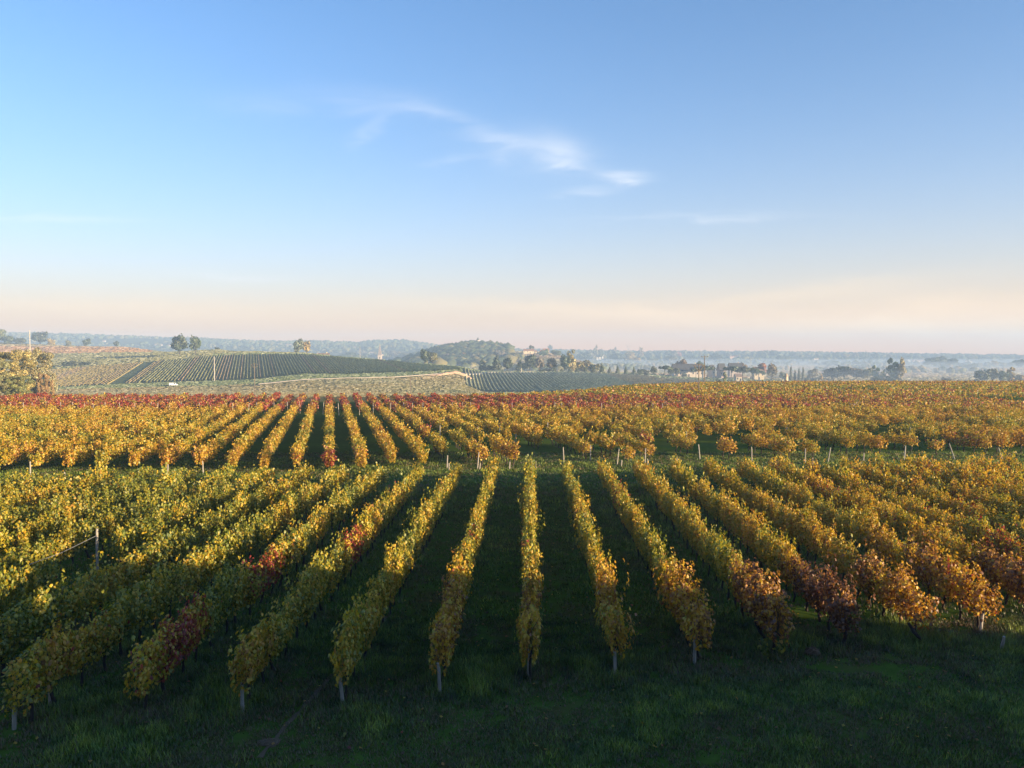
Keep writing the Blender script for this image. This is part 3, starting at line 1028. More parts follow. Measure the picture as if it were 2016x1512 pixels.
def ribbon(name, pts, width, mat, lift=0.25, step=4.0):
    """A strip draped over the ground along (px, row) way points found on the terrain."""
    P = []
    for p in pts:
        D = p[2] if len(p) > 2 else find_D(p[0], p[1], 300, 700)
        P.append(at(p[0], D))
    P = np.array(P); seg = np.r_[0, np.cumsum(np.hypot(*np.diff(P, axis=0).T))]
    s = np.arange(0, seg[-1], step)
    x = np.interp(s, seg, P[:, 0]); y = np.interp(s, seg, P[:, 1])
    k = np.ones(5) / 5
    if len(x) > 9:
        x = np.convolve(np.pad(x, 2, 'edge'), k, 'valid'); y = np.convolve(np.pad(y, 2, 'edge'), k, 'valid')
    tx_, ty_ = np.gradient(x), np.gradient(y); L = np.hypot(tx_, ty_)
    nx, ny = -ty_ / L, tx_ / L
    V = []
    for w, dz in ((-.5, -.6), (-.5, 0), (.5, 0), (.5, -.6)):
        X, Y_ = x + nx * width * w, y + ny * width * w
        V.append(np.stack([X, Y_, terrain(X, Y_) + lift + dz], -1))
    V = np.stack(V, 1).reshape(-1, 3)
    i = np.arange(len(x) - 1)[:, None] * 4; j = np.arange(3)[None]
    q = np.stack([i + j, i + 4 + j, i + 4 + j + 1, i + j + 1], -1).reshape(-1, 4)
    o = link(name, np_mesh(name, V, None, q, (mat,)))
    tag(o, kind='structure')
    return o


ribbon('gravel_track', [(500, 757, 425), (600, 753, 432), (700, 748, 438), (780, 743, 445), (850, 737, 458), (905, 733, 470), (960, 731, 568), (1040, 731, 575), (1090, 731, 578)], 3.2, M['track'])
ribbon('side_track', [(735, 752, 395), (790, 748, 410), (830, 744, 425), (868, 740, 440)], 1.6, M['track'])


def bare_bank():
    """The cut earth face below the track, rising to the right."""
    g = np.random.default_rng(8)
    pts = [(808, 433, .3), (840, 440, 1.0), (870, 446, 1.7), (900, 456, 2.2), (925, 464, 1.6), (934, 468, .4)]
    px = np.linspace(808, 934, 40)
    D = np.interp(px, [p[0] for p in pts], [p[1] for p in pts]); h = np.interp(px, [p[0] for p in pts], [p[2] for p in pts])
    rows = []
    for f, off in ((-.5, -3.2), (.05, -3.0), (.4, -2.3), (.75, -1.6), (1.0, -1.0), (1.0, 1.2), (-.5, 2.0)):
        d_ = D + off + g.normal(0, .25, 40); x = (px - 1008) / F * D
        rows.append(np.stack([x, d_, terrain(x, D) + h * f * g.uniform(.85, 1.12, 40) - (.25 if f < 0 else 0) - .5], -1))
    V = np.stack(rows, 1).reshape(-1, 3); m = 7
    i = np.arange(39)[:, None] * m; j = np.arange(m - 1)[None]
    q = np.stack([i + j, i + m + j, i + m + j + 1, i + j + 1], -1).reshape(-1, 4)
    o = link('earth_bank', np_mesh('earth_bank', V, None, q, (M['bank'],)))
    tag(o, kind='structure')


bare_bank()

# ------------------------------------------------------------------ trees


def crown_mesh(kind, seed, n=900):
    """Leaf clusters in a unit crown (height 1, width 1)."""
    g = np.random.default_rng(seed)
    lobes = []
    if kind in ('round', 'wide'):
        lobes.append((0, 0, .55, .34, .34))
        for i in range(11):
            a = g.uniform(0, 6.28); r = g.uniform(.12, .30); z = g.uniform(.28, .82)
            lobes.append((r * math.cos(a), r * math.sin(a), z, g.uniform(.13, .22), g.uniform(.12, .19)))
    elif kind == 'poplar':
        for i in range(12):
            z = .12 + .8 * i / 11; w = .5 * math.sin(min(1, .25 + z) * 2.6) * .9
            a = g.uniform(0, 6.28)
            lobes.append((.18 * math.cos(a), .18 * math.sin(a), z, max(.12, w * .6), .10))
    elif kind == 'cypress':
        for i in range(9):
            z = .08 + .86 * i / 8
            lobes.append((g.normal(0, .04), g.normal(0, .04), z, .46 * (1 - z) ** .55 * min(1, z * 5 + .5) + .04, .09))
    elif kind == 'conifer':
        for i in range(11):
            z = .08 + .88 * i / 10
            lobes.append((g.normal(0, .05), g.normal(0, .05), z, .5 * (1 - z) ** .8 + .03, .07))
    elif kind == 'pine':
        for i in range(14):
            a = g.uniform(0, 6.28); r = .36 * math.sqrt(g.random())
            lobes.append((r * math.cos(a), r * math.sin(a), .70 + .13 * (1 - (r / .36) ** 2) + g.normal(0, .03), g.uniform(.14, .2), .13))
    elif kind == 'bush':
        for i in range(10):
            a = g.uniform(0, 6.28); r = .3 * math.sqrt(g.random())
            lobes.append((r * math.cos(a), r * math.sin(a), g.uniform(.18, .62), g.uniform(.16, .26), g.uniform(.18, .3)))
    elif kind == 'thicket':
        for i in range(46):
            a = g.uniform(0, 6.28); r = .42 * math.sqrt(g.random()); z = g.uniform(.12, .92)
            r *= math.sqrt(max(.1, 1 - max(0, z - .45) ** 2 * 2.4))
            q = g.uniform(.05, .12)
            lobes.append((r * math.cos(a), r * math.sin(a), z, q, q))
    elif kind == 'bare':
        for i in range(16):
            a = g.uniform(0, 6.28); r = g.uniform(.1, .4); z = g.uniform(.25, .9)
            lobes.append((r * math.cos(a), r * math.sin(a), z, g.uniform(.07, .15), g.uniform(.08, .16)))
    lobes = np.array(lobes)
    w = lobes[:, 3] ** 2 + .004; w /= w.sum()
    idx = g.choice(len(lobes), n, p=w)
    u = g.normal(0, 1, (n, 3)); u /= np.linalg.norm(u, axis=1, keepdims=True)
    rad = g.uniform(.45, 1.08, n) ** .6
    Lb = lobes[idx]
    P = Lb[:, :3] + u * np.stack([Lb[:, 3], Lb[:, 3], Lb[:, 4]], -1) * rad[:, None]
    nrm = u + g.normal(0, .45, (n, 3))
    tip = g.normal(0, 1, (n, 3))
    s = g.uniform(.045, .085, n) * (1.0 if n < 1500 else .26)
    lob_t = g.uniform(.65, 1.3, len(lobes))[idx]
    v = lob_t * g.uniform(.7, 1.3, n)
    hue = g.uniform(-.18, .18, n)
    A = np.stack([v * (1 + hue), v, v * (1 - hue), np.ones(n)], -1)
    V, T, At = leaf_cloud(P, nrm, tip, s, LEAF_Q, LEAF_Q_T, A)
    return np_mesh('crown', V, T, None, (M['tree'],), At)


CROWNS = {k: [crown_mesh(k, 40 + i + 10 * j, 1100) for i in range(3)] for j, k in enumerate(('round', 'poplar', 'cypress', 'conifer', 'pine', 'bush', 'bare'))}
CROWNS['big'] = [crown_mesh('thicket', 801, 15000), crown_mesh('thicket', 802, 11000), crown_mesh('thicket', 803, 15000)]


def tree_trunk_mesh(kind, seed):
    g = random.Random(seed)
    b = MB()
    h = {'pine': .66, 'round': .5, 'poplar': .8, 'cypress': .3, 'conifer': .6, 'bush': .35, 'bare': .55, 'big': .5}[kind]
    b.tube([(0, 0, -.08), (g.gauss(0, .01), 0, h * .5), (g.gauss(0, .02), g.gauss(0, .02), h)], [.04, .03, .018], 6)
    if kind in ('round', 'pine', 'bare', 'big'):
        for i in range(5):
            a = g.uniform(0, 6.28); r = g.uniform(.15, .3)
            b.tube([(0, 0, h * g.uniform(.5, .9)), (r * .5 * math.cos(a), r * .5 * math.sin(a), h * 1.1), (r * math.cos(a), r * math.sin(a), h * 1.1 + g.uniform(.05, .25))], [.016, .011, .005], 4)
    return b.mesh('trunk', M['treebark'])


TTRUNK = {k: [tree_trunk_mesh(k, s) for s in (1, 2)] for k in list(CROWNS)}
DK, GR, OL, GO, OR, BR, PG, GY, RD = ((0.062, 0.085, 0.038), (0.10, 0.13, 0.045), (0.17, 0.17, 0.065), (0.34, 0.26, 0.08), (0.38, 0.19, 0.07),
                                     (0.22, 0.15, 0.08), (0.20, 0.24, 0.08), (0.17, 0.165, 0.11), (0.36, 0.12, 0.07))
TSEED = [0]


def tree(px, row, h, w, kind, col, label, group=None, D=None, name=None, cat='tree', var=None):
    """One tree: foot row, height and width in photo pixels at distance D on the terrain."""
    if D is None: D = find_D(px, row)
    x, y = at(px, D)
    TSEED[0] += 1
    g = random.Random(TSEED[0])
    z = tz(x, y)
    H = max(0.5, EYE - (row - h - HOR) / F * D - z)
    W = w / F * D
    nm = name or {'cypress': 'cypress_tree', 'pine': 'umbrella_pine', 'conifer': 'conifer_tree', 'poplar': 'poplar_tree', 'bush': 'bush'}.get(kind, 'tree')
    t = link(nm, None, (x, y, z), g.uniform(0, 6.28))
    tag(t, label, cat, group)
    i = g.randrange(3) if var is None else var
    c = link('crown', CROWNS[kind][i % len(CROWNS[kind])], parent=t)
    c.scale = (W * 1.08, W * 1.08, H)
    c.color = (*[v * g.uniform(.9, 1.12) for v in col], 1)
    k = link('trunk', TTRUNK[kind][i % 2], parent=t)
    k.scale = (W * .9, W * .9, H)
    return t


tree(354, 686, 31, 39, 'round', DK, 'large dark round tree, left one of the pair on the hilltop', D=672)
tree(385, 686, 28, 29, 'round', GR, 'smaller green tree, right one of the pair on the hilltop', D=676)
tree(588, 698, 32, 22, 'round', GY, 'grey-green tree beside the yellow farmhouse, touching a golden tree', D=690)
tree(604, 698, 30, 20, 'round', GO, 'golden tree between the grey-green tree and the yellow farmhouse', D=694)
tree(836, 714, 28, 23, 'round', DK, 'dark lone round tree at the right foot of the striped hill', D=585)
tree(852, 714, 24, 26, 'round', OL, 'olive tree touching the dark lone tree at the striped hill', D=600)
tree(80, 673, 23, 38, 'round', DK, 'wide dark tree right of the tall pale pole on the left hilltop', D=1080)
tree(0, 671, 28, 30, 'round', OL, 'olive tree cut by the left picture edge on the hilltop', D=1080)
tree(22, 672, 14, 22, 'bush', GR, 'low green bush beside the olive hilltop tree at the left edge', D=1075, cat='bush')
tree(42, 672, 9, 24, 'bush', DK, 'low dark bush left of the tall pale pole on the hilltop', D=1075, cat='bush')
tree(103, 675, 11, 16, 'bush', GO, 'small golden bush right of the wide dark hilltop tree', D=1075, cat='bush')
tree(137, 677, 9, 12, 'bush', OL, 'small olive bush on the orange hilltop field', D=1075, cat='bush')
tree(172, 679, 13, 17, 'round', DK, 'small dark round tree alone on the orange hilltop', D=1030)
tree(230, 681, 10, 13, 'round', DK, 'smallest dark tree at the right end of the orange hilltop', D=1020)
tree(427, 689, 7, 11, 'bush', DK, 'tiny dark bush on the skyline right of the hilltop pair', D=770, cat='bush')
for i, p in enumerate(((130, 716, 7, 16), (145, 716, 8, 18), (162, 717, 7, 20), (175, 716, 5, 12))):
    tree(*p, 'bush', DK, 'dark bush in the short hedge above the left vineyard', 'bushes of the dark hillside hedge', D=612, cat='bush')
tree(10, 800, 112, 120, 'big', (0.33, 0.265, 0.075), 'large orange-green thicket at the left edge behind the red vines', D=215, var=0)
tree(66, 805, 126, 92, 'big', (0.32, 0.285, 0.13), 'pale thin tree with bare branches right of the orange thicket', D=232, var=1)
tree(-20, 800, 96, 80, 'big', (0.22, 0.22, 0.07), 'green tree cut by the left edge beside the orange thicket', D=205, var=2)
tree(30, 800, 62, 70, 'big', (0.20, 0.21, 0.07), 'low green growth at the foot of the orange thicket', D=208, var=0, cat='bush')
tree(88, 805, 72, 34, 'big', (0.30, 0.22, 0.07), 'golden shrub leaning at the right foot of the pale thin tree', D=226, var=0, cat='bush')

# dark and mixed trees behind the sunken vineyard
for p in ((950, 727, 22, 18, 'conifer', DK, 'leftmost dark conifer of the clump at the end of the gravel track'),
          (962, 729, 14, 20, 'bush', DK, 'dark bush between two conifers at the end of the gravel track'),
          (978, 729, 31, 24, 'conifer', DK, 'broad dark conifer in the clump above the sunken vineyard'),
          (1000, 730, 29, 26, 'round', DK, 'dark round tree right of the broad conifer above the vineyard'),
          (1024, 731, 24, 20, 'conifer', DK, 'narrow dark conifer left of the tallest tree above the vineyard'),
          (1044, 732, 37, 30, 'round', DK, 'tallest dark tree above the sunken vineyard'),
          (1062, 731, 30, 28, 'round', GY, 'grey-green tree touching the tallest dark tree'),
          (1086, 730, 29, 26, 'round', BR, 'brown autumn tree right of the grey-green tree'),
          (1112, 728, 31, 25, 'round', DK, 'dark tree beside the yellow-topped tree'),
          (1124, 727, 38, 24, 'poplar', GO, 'yellow-topped tree behind the line of small conifers'),
          (1146, 725, 22, 44, 'bush', (0.20, 0.16, 0.06), 'low golden thicket right of the yellow-topped tree'),
          (1175, 725, 14, 30, 'bush', OL, 'low olive thicket ending right of the golden one')):
    tree(*p[:7], D=find_D(p[0], min(p[1], 733), 560, 760) + 40)
for i, (px, h) in enumerate(((1092, 11), (1106, 8), (1121, 10), (1136, 13), (1153, 13), (1168, 10), (1185, 18), (1200, 11), (1216, 14), (1232, 13), (1248, 11))):
    tree(px, 733, h, 9 if h < 18 else 11, 'conifer', DK, 'tallest small conifer in the line above the sunken vineyard' if h == 18 else 'small dark conifer in the line above the sunken vineyard',
         'small conifers in a line', D=582)
for i, px in enumerate((1068, 1080, 1260, 1272)):
    tree(px, 733, 8, 14, 'bush', DK, 'low dark bush at an end of the line of small conifers', 'bushes at the conifer line', D=584, cat='bush')
# estate with umbrella pines
for p in ((1287, 739, 20, 18, 'round', DK, 'dark tree at the left end of the white estate', 592), (1309, 738, 19, 26, 'pine', DK, 'dark umbrella pine left of the long white house', 596),
          (1321, 737, 17, 18, 'round', GR, 'green tree touching the long white house', 600), (1393, 738, 19, 28, 'pine', DK, 'umbrella pine at the right end of the long white house', 604),
          (1376, 722, 12, 22, 'round', GR, 'green tree behind the long roof of the white house', 690), (1342, 722, 16, 26, 'round', BR, 'brown tree behind the long white house', 700),
          (1440, 742, 22, 34, 'pine', DK, 'leftmost of the big umbrella pines right of the gabled house', 606), (1462, 742, 21, 38, 'pine', DK, 'middle big umbrella pine right of the gabled house', 604),
          (1482, 744, 21, 32, 'pine', GR, 'greener umbrella pine at the right of the big pines', 606), (1494, 743, 16, 24, 'pine', DK, 'small rounded pine in front of the cream house', 600),
          (1520, 746, 33, 28, 'round', BR, 'large brown autumn tree left of the stone tower', 625), (1500, 724, 12, 22, 'round', OR, 'orange tree behind the cream house', 760),
          (1462, 722, 9, 20, 'round', BR, 'brown tree above the umbrella pines', 740), (1427, 757, 24, 12, 'poplar', (0.17, 0.21, 0.05), 'bright yellow-green young tree before the gabled house', 480),
          (1414, 757, 12, 14, 'bush', DK, 'dark bush left of the bright young tree', 482), (1519, 757, 12, 20, 'bush', (0.17, 0.18, 0.06), 'yellow-green bush left of the stone tower', 470),
          (1541, 749, 18, 14, 'round', DK, 'dark tree close behind the stone tower', 640),
          (1557, 746, 25, 7, 'cypress', DK, 'leftmost and tallest cypress right of the stone tower', 640), (1565, 746, 18, 6, 'cypress', DK, 'short cypress second from the stone tower', 642),
          (1573, 747, 23, 7, 'cypress', DK, 'third cypress right of the stone tower', 640), (1581, 747, 24, 7, 'cypress', DK, 'rightmost cypress of the four by the stone tower', 640),
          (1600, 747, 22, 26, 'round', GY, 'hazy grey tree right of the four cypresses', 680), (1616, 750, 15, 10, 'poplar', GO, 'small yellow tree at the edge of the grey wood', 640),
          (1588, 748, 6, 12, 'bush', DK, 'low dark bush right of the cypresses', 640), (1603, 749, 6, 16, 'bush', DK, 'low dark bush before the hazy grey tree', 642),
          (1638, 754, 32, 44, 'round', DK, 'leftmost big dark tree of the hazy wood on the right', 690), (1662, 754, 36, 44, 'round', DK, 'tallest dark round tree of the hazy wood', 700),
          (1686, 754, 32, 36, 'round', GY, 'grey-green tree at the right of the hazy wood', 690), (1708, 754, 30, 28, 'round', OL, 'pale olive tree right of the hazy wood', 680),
          (1724, 754, 34, 20, 'poplar', PG, 'pale green poplar left of the tall two-tone poplars', 670), (1738, 753, 25, 14, 'poplar', PG, 'thin pale poplar beside the tall green poplar', 660),
          (1757, 754, 48, 28, 'poplar', GR, 'tall green poplar, left of the tallest pair', 660), (1774, 754, 50, 22, 'poplar', GO, 'tall yellow poplar, right of the tallest pair', 655),
          (1732, 755, 12, 22, 'bush', DK, 'dark bush at the foot of the pale poplars', 600), (1752, 755, 13, 26, 'bush', DK, 'dark bush at the foot of the tall green poplar', 600),
          (1786, 755, 9, 24, 'bush', DK, 'dark bush at the foot of the yellow poplar', 600),
          (1846, 754, 6, 18, 'bush', DK, 'low dark bush in the mist on the right', 600), (1864, 754, 13, 18, 'bush', GY, 'grey bush in the mist left of the yellow-green group', 600),
          (1934, 755, 30, 38, 'round', DK, 'dark green tree leading the group near the right edge', 610), (1954, 755, 33, 26, 'round', OL, 'olive tree second in the group near the right edge', 620),
          (1974, 755, 26, 26, 'round', GR, 'green tree third in the group near the right edge', 612), (1991, 755, 32, 22, 'poplar', GO, 'golden tree in the group near the right edge', 618),
          (2010, 755, 20, 26, 'round', GO, 'yellow tree cut by the right edge', 610), (1918, 754, 9, 20, 'bush', DK, 'dark bush left of the group near the right edge', 605)):
    kw = dict(cat='bush') if p[4] == 'bush' else {}
    tree(*p[:7], D=p[7], **kw)
# middle distance
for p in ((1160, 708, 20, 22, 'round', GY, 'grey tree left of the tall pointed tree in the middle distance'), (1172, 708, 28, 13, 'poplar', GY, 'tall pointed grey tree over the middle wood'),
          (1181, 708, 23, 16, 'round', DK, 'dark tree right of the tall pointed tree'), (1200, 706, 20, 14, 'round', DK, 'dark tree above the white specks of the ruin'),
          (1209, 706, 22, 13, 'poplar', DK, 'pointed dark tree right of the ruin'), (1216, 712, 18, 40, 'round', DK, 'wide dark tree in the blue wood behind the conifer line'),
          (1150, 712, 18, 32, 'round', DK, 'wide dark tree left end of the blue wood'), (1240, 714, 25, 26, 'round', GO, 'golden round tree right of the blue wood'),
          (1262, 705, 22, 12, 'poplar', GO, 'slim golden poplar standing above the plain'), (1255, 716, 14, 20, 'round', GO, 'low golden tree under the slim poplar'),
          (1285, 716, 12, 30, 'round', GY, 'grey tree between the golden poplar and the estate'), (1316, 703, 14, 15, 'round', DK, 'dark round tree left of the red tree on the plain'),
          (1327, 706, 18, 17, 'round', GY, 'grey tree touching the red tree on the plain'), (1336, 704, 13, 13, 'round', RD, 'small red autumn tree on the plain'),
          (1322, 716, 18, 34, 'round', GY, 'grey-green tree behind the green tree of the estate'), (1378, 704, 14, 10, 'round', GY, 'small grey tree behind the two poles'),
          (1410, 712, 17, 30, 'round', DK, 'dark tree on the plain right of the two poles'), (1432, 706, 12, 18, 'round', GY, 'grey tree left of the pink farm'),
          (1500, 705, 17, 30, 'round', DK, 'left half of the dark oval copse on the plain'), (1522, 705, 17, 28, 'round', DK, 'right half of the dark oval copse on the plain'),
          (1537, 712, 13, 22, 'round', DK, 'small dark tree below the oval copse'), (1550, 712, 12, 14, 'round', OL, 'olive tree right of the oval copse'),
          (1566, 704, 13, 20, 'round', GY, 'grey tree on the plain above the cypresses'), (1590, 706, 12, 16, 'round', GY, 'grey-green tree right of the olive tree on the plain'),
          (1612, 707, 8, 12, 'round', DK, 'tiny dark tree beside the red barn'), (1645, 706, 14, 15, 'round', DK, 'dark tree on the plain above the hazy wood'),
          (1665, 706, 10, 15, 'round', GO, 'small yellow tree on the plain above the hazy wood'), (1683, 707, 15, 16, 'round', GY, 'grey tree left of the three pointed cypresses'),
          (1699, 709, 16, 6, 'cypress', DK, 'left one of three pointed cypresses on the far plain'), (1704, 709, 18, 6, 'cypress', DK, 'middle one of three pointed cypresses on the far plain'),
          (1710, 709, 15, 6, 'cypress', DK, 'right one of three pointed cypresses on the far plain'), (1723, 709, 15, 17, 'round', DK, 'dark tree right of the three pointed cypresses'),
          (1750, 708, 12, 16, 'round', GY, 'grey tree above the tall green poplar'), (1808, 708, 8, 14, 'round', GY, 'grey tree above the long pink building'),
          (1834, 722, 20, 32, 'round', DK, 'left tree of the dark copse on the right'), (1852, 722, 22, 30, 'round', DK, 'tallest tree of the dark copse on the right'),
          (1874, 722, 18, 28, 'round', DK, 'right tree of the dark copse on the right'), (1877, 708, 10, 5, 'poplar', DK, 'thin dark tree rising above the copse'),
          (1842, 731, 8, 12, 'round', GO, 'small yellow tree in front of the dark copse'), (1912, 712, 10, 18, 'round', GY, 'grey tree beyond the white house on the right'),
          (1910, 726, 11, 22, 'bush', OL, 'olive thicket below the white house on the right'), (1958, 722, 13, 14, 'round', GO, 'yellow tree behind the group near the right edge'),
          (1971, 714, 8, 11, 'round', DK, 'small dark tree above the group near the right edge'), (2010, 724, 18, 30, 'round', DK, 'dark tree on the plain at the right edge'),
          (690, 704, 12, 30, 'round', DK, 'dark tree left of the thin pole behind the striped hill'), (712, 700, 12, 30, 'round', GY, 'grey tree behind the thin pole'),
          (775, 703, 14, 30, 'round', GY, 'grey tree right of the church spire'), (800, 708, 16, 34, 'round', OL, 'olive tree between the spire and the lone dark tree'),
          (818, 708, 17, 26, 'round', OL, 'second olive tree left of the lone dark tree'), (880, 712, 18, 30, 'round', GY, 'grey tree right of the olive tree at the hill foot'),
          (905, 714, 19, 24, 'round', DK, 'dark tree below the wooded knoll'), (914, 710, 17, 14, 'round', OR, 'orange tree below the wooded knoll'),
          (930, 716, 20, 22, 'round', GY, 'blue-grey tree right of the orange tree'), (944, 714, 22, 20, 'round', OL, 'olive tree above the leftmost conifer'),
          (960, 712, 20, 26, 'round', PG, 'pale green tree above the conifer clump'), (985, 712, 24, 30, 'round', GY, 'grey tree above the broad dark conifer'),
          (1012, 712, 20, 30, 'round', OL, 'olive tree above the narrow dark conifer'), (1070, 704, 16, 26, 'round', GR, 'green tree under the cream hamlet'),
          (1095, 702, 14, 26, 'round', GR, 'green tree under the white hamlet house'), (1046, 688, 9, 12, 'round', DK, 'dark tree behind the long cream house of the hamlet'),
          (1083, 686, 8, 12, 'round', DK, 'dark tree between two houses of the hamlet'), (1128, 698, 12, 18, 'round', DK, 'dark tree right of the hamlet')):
    kw = dict(cat='bush') if p[4] == 'bush' else {}
    tree(*p[:7], **kw)


# ------------------------------------------------------------------ far woods (one mass)


def build_far_woods():
    g = np.random.default_rng(5)
    ico = [(0, 0, 1)] + [(.894 * math.cos(a), .894 * math.sin(a), .447) for a in np.arange(5) * 2 * math.pi / 5] + \
          [(.894 * math.cos(a), .894 * math.sin(a), -.447) for a in (np.arange(5) + .5) * 2 * math.pi / 5] + [(0, 0, -1)]
    ico = np.array(ico)
    it = [(0, 1 + i, 1 + (i + 1) % 5) for i in range(5)] + [(1 + i, 6 + i, 1 + (i + 1) % 5) for i in range(5)] + \
         [(1 + (i + 1) % 5, 6 + i, 6 + (i + 1) % 5) for i in range(5)] + [(6 + i, 11, 6 + (i + 1) % 5) for i in range(5)]
    it = np.array(it)
    C, S, Co = [], [], []

    def scatter(n, fpx, fD, size, dens=None, cols=((.06, .08, .045), (.085, .105, .05), (.12, .115, .055))):
        px = fpx(n); D = fD(n)
        for a, b in zip(px, D):
            x, y = at(a, b)
            if dens is not None and mnoise.noise((x * dens[0], y * dens[0], 7.0)) < dens[1]: continue
            s = g.uniform(*size)
            z = tz(x, y) + s * .5
            c = np.array(cols[g.integers(len(cols))]) * g.uniform(.75, 1.25)
            C.append((x, y, z)); S.append((s * g.uniform(.9, 1.5), s * g.uniform(.9, 1.5), s)); Co.append((*c, 1))
    # wooded ridge all along the skyline
    scatter(5200, lambda n: g.uniform(-60, 2080, n), lambda n: RIDGE_D + g.normal(0, 130, n), (3.5, 7.5), (.004, -.25))
    scatter(3600, lambda n: g.uniform(-60, 2080, n), lambda n: g.uniform(1500, 2350, n), (3, 6.5), (.006, .12))
    # the knoll
    scatter(1500, lambda n: np.clip(g.normal(912, 52, n), 700, 1000), lambda n: 1230 + g.normal(0, 110, n), (4.5, 9.5), None, ((.07, .09, .045), (.09, .11, .05), (.16, .14, .06), (.075, .09, .045)))
    scatter(350, lambda n: g.normal(690, 26, n), lambda n: g.normal(1680, 60, n), (3, 6), None)
    # hedges and copses across the plain on the right
    scatter(1500, lambda n: g.uniform(1120, 2080, n), lambda n: g.uniform(950, 1600, n), (2.2, 5), (.009, .25), ((.07, .09, .045), (.14, .14, .065), (.20, .15, .07)))
    scatter(700, lambda n: g.uniform(930, 1290, n), lambda n: g.uniform(780, 1200, n), (2.5, 5), (.01, .05), ((.07, .085, .04), (.16, .15, .07), (.10, .12, .05)))
    C, S, Co = np.array(C), np.array(S), np.array(Co)
    N = len(C)
    jit = g.uniform(.75, 1.2, (N, 12, 1))
    V = (ico[None] * jit) * S[:, None] + C[:, None]
    T = it[None] + (np.arange(N) * 12)[:, None, None]
    vv = g.uniform(.8, 1.2, (N, 12, 1)) * Co[:, None]
    o = link('far_woods', np_mesh('far_woods', V.reshape(-1, 3), T.reshape(-1, 3), None, (M['hedge'],), vv.reshape(-1, 4)))
    tag(o, 'blue hazy woods along the far ridges, knoll and plain', 'woods', None, 'stuff')


build_far_woods()


def build_field_cover():
    """Standing grass and crops on the far meadows and fields: upright tufts that catch the low sun."""
    g = np.random.default_rng(15)
    V, A = [], []
    tr = np.array([at(p, d) for p, d in ((500, 425), (600, 432), (700, 438), (780, 443), (850, 458), (905, 470), (960, 568))])

    def on_track(x, y):
        for a, b in zip(tr[:-1], tr[1:]):
            ab = b - a; t = np.clip(((x - a[0]) * ab[0] + (y - a[1]) * ab[1]) / (ab @ ab), 0, 1)
            dx, dy = x - a[0] - t * ab[0], y - a[1] - t * ab[1]
            if dx * dx + dy * dy < 14 or (abs(dx) < 6 and -11 < dy < 0): return True
        return False
    for n, p0, p1, d0, d1, hh in ((42000, -40, 960, 225, 500, .42), (16000, -40, 760, 585, 1180, .9), (9000, 820, 2080, 300, 700, .6), (30000, 880, 2080, 640, 2250, .8), (6000, -40, 900, 1200, 2300, .8)):
        px = g.uniform(p0, p1, n); D = np.exp(g.uniform(math.log(d0), math.log(d1), n))
        x = (px - 1008) / F * D; z = terrain(x, D)
        for i in range(n):
            if in_hill_vineyard(px[i], D[i] + 1) or in_hill_vineyard(px[i], D[i] - 2) or in_sunk_vineyard(px[i], D[i]): continue
            if D[i] < 500 and on_track(x[i], D[i]): continue
            c = np.array(field_color(x[i], D[i])) * g.uniform(.86, 1.14)
            w = D[i] * .0022 * g.uniform(.5, 1.5); h = hh * g.uniform(.5, 1.3)
            a = g.uniform(-.9, .9) + .5; ca, sa = math.cos(a) * w, math.sin(a) * w
            lx_, ly = g.normal(0, .25 * h), g.normal(0, .25 * h)
            V += [(x[i] - ca, D[i] - sa, z[i] - .15), (x[i] + ca, D[i] + sa, z[i] - .15), (x[i] + ca * .6 + lx_, D[i] + sa * .6 + ly, z[i] + h), (x[i] - ca * .6 + lx_, D[i] - sa * .6 + ly, z[i] + h * g.uniform(.7, 1))]
            A += [(*c, 1)] * 4
    q = np.arange(len(V)).reshape(-1, 4)
    o = link('meadow_grass', np_mesh('meadow_grass', V, None, q, (M['grass'],), A))
    tag(o, 'dry standing grass and crops on the far meadows and fields', 'grass', None, 'stuff')


build_field_cover()

# ------------------------------------------------------------------ buildings
CREAM, WHITE, YEL, STONE, PINK = (.62, .52, .36), (.72, .68, .60), (.66, .50, .24), (.52, .43, .31), (.52, .36, .28)
TILE, SLATE, BRN = (.26, .12, .075), (.06, .062, .07), (.20, .13, .09)


